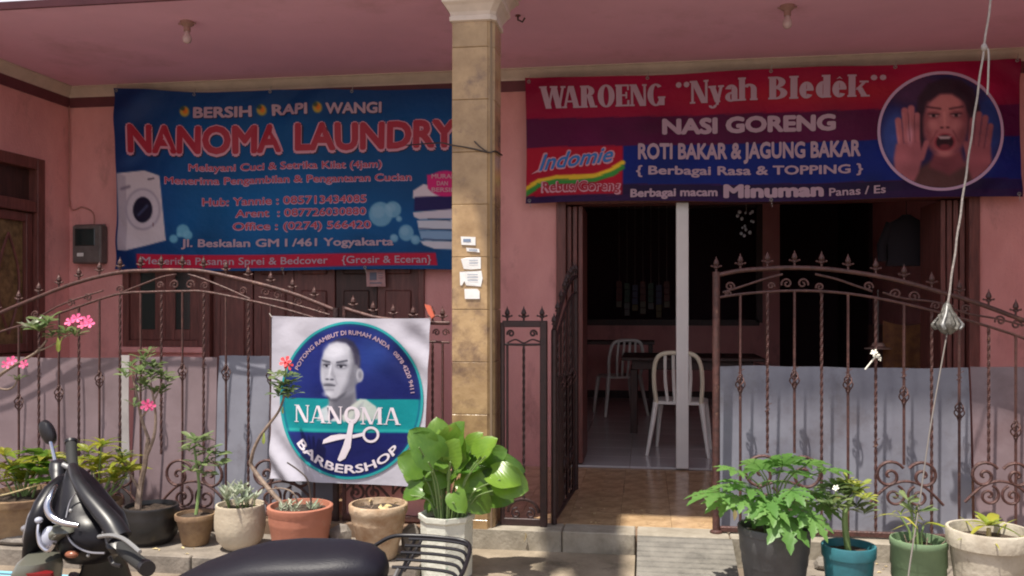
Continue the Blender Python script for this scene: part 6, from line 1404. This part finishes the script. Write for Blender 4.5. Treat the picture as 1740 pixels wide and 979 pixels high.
# ------------------------------------------------------------------ unseen palm added beside the lane so its fronds throw striped shade
pm = thing('shade_palm', (-5.6,2.3,-.08), 'unseen slender palm added at the left of the lane to cast striped shade', 'tree')
PC = Vector((-5.5,3.1,4.5)); P_ = cat([Vector((-5.6,2.3,-.1)),Vector((-5.6,2.35,1.5)),Vector((-5.4,2.6,3.2)),PC],6); MB().tube(P_,.12,10,rs=[.13-.003*i for i in range(len(P_))]).build('trunk', M['bark'], pm, True)
rp_ = random.Random(5)
for k, ad_ in enumerate((12,140,190,225,262,300,95)):
    a = R(ad_); Lf = rp_.uniform(1.7,2.3); m = MB(); pts = []
    for i in range(13):
        t=i/12; pts.append(PC+Vector((math.cos(a)*Lf*t, math.sin(a)*Lf*.62*t, .55*math.sin(t*2.0)-.35*t*t)))
    m.tube(pts,.012,5)
    sd_ = Vector((-math.sin(a),math.cos(a),0))
    for i in range(34):
        t=.12+.86*i/34; q=pts[0].lerp(pts[-1],0); j=min(11,int(t*12)); f=t*12-j; q=pts[j].lerp(pts[j+1],f); ll=.42*math.sin(math.pi*min(1,t*.9+.12))+.06
        for sg in (-1,1):
            d=(sd_*sg+Vector((math.cos(a),math.sin(a),0))*.7).normalized(); e=q+d*ll+Vector((0,0,-.35*ll)); n_=(pts[j+1]-pts[j]).normalized()*.009
            m.add([q-n_,q+n_,(q+e)/2+n_*1.2,e,(q+e)/2-n_*1.2],[(0,1,2,3,4)])
    m.build('frond', L_TREE, pm)

# ------------------------------------------------------------------ small wear and litter
lt = MB(); rl = random.Random(21)
def litter(x, y, z, s):
    a = rl.uniform(0,6.28); c_, s_ = math.cos(a)*s, math.sin(a)*s; k = rl.uniform(.25,.5)
    lt.add([(x-c_,y-s_,z+.002),(x-s_*k,y+c_*k,z+.006),(x+c_,y+s_,z+.003),(x+s_*k,y-c_*k,z+.007)],[(0,1,2),(0,2,3)])
for _ in range(90): litter(rl.uniform(-5.2,-1.3), rl.uniform(4.45,4.92), .076, rl.uniform(.006,.022))
for _ in range(70): litter(rl.uniform(-4.5,2.6), rl.uniform(3.9,4.38), -.025+.0 if False else -.045+(.033*0)+.03, rl.uniform(.006,.02))
for _ in range(40): litter(rl.uniform(.95,3.0), rl.uniform(4.66,4.92), .051, rl.uniform(.006,.02))
for _ in range(16): litter(rl.uniform(-.6,.5), rl.uniform(5.16,5.6), ZT+.001, rl.uniform(.005,.014))
o = lt.build('leaf_litter', M['dry']); tag(o, 'scattered dry leaf bits and crumbs on the ledge and kerbs', 'litter'); o['kind'] = 'stuff'
# twists of wire tying the sheets to the bars
for k,(x,y) in enumerate(((66,640),(134,622),(239,622),(274,690),(346,625),(1258,642),(1350,638),(1441,642),(1536,642),(1630,646),(1304,700),(1488,760))):
    p = at(x,y,FY); q = MB().tube([p+Vector((.013*math.cos(a_),.013*math.sin(a_)+.003,.004*a_-.01)) for a_ in [i_*.6 for i_ in range(16)]]+[p+Vector((.02,-.012,.05))],.0018,4).build('tie_wire', M['iron'], lf if x < 1000 else rf)
nb = thing('shade_wall', (3.4,3.6,-.01), 'unseen dark wall added right of the porch to block side light', 'wall')  # added out of view to keep sky light off the porch's right side
MB().bbox(2.95,2.6,-.06,3.15,4.9,3.1,.01).build('wall', mat('dark_brown_wall', (.13,.10,.08), .9, c2=(.07,.07,.045), vs=3, bump=.5, bs=30), nb)  # dark brown so the added wall throws little light back
MB().bbox(2.91,2.56,3.102,3.19,4.94,3.17,.01).build('coping', M['conc'], nb)
for par, wp, pts in ((lb, wl, ((200,156),(330,156),(460,155),(600,155),(202,455),(480,456),(620,456))),(rb, wr, ((899,140),(1100,130),(1310,121),(1520,112),(1728,103),(899,341),(1310,338),(1728,331)))):
    for x,y in pts:
        p = wp(x,y)+Vector((0,-.004,0)); MB().tube([p+Vector((.011*math.cos(a_),0,.011*math.sin(a_))) for a_ in [i_*math.pi/5 for i_ in range(11)]],.003,5).build('eyelet', M['steel'], par)
        up_ = 1 if y < 250 else -1; MB().tube([p,p+Vector((.01,.01,.05*up_))],.0025,5).build('cord', M['rope'], par)
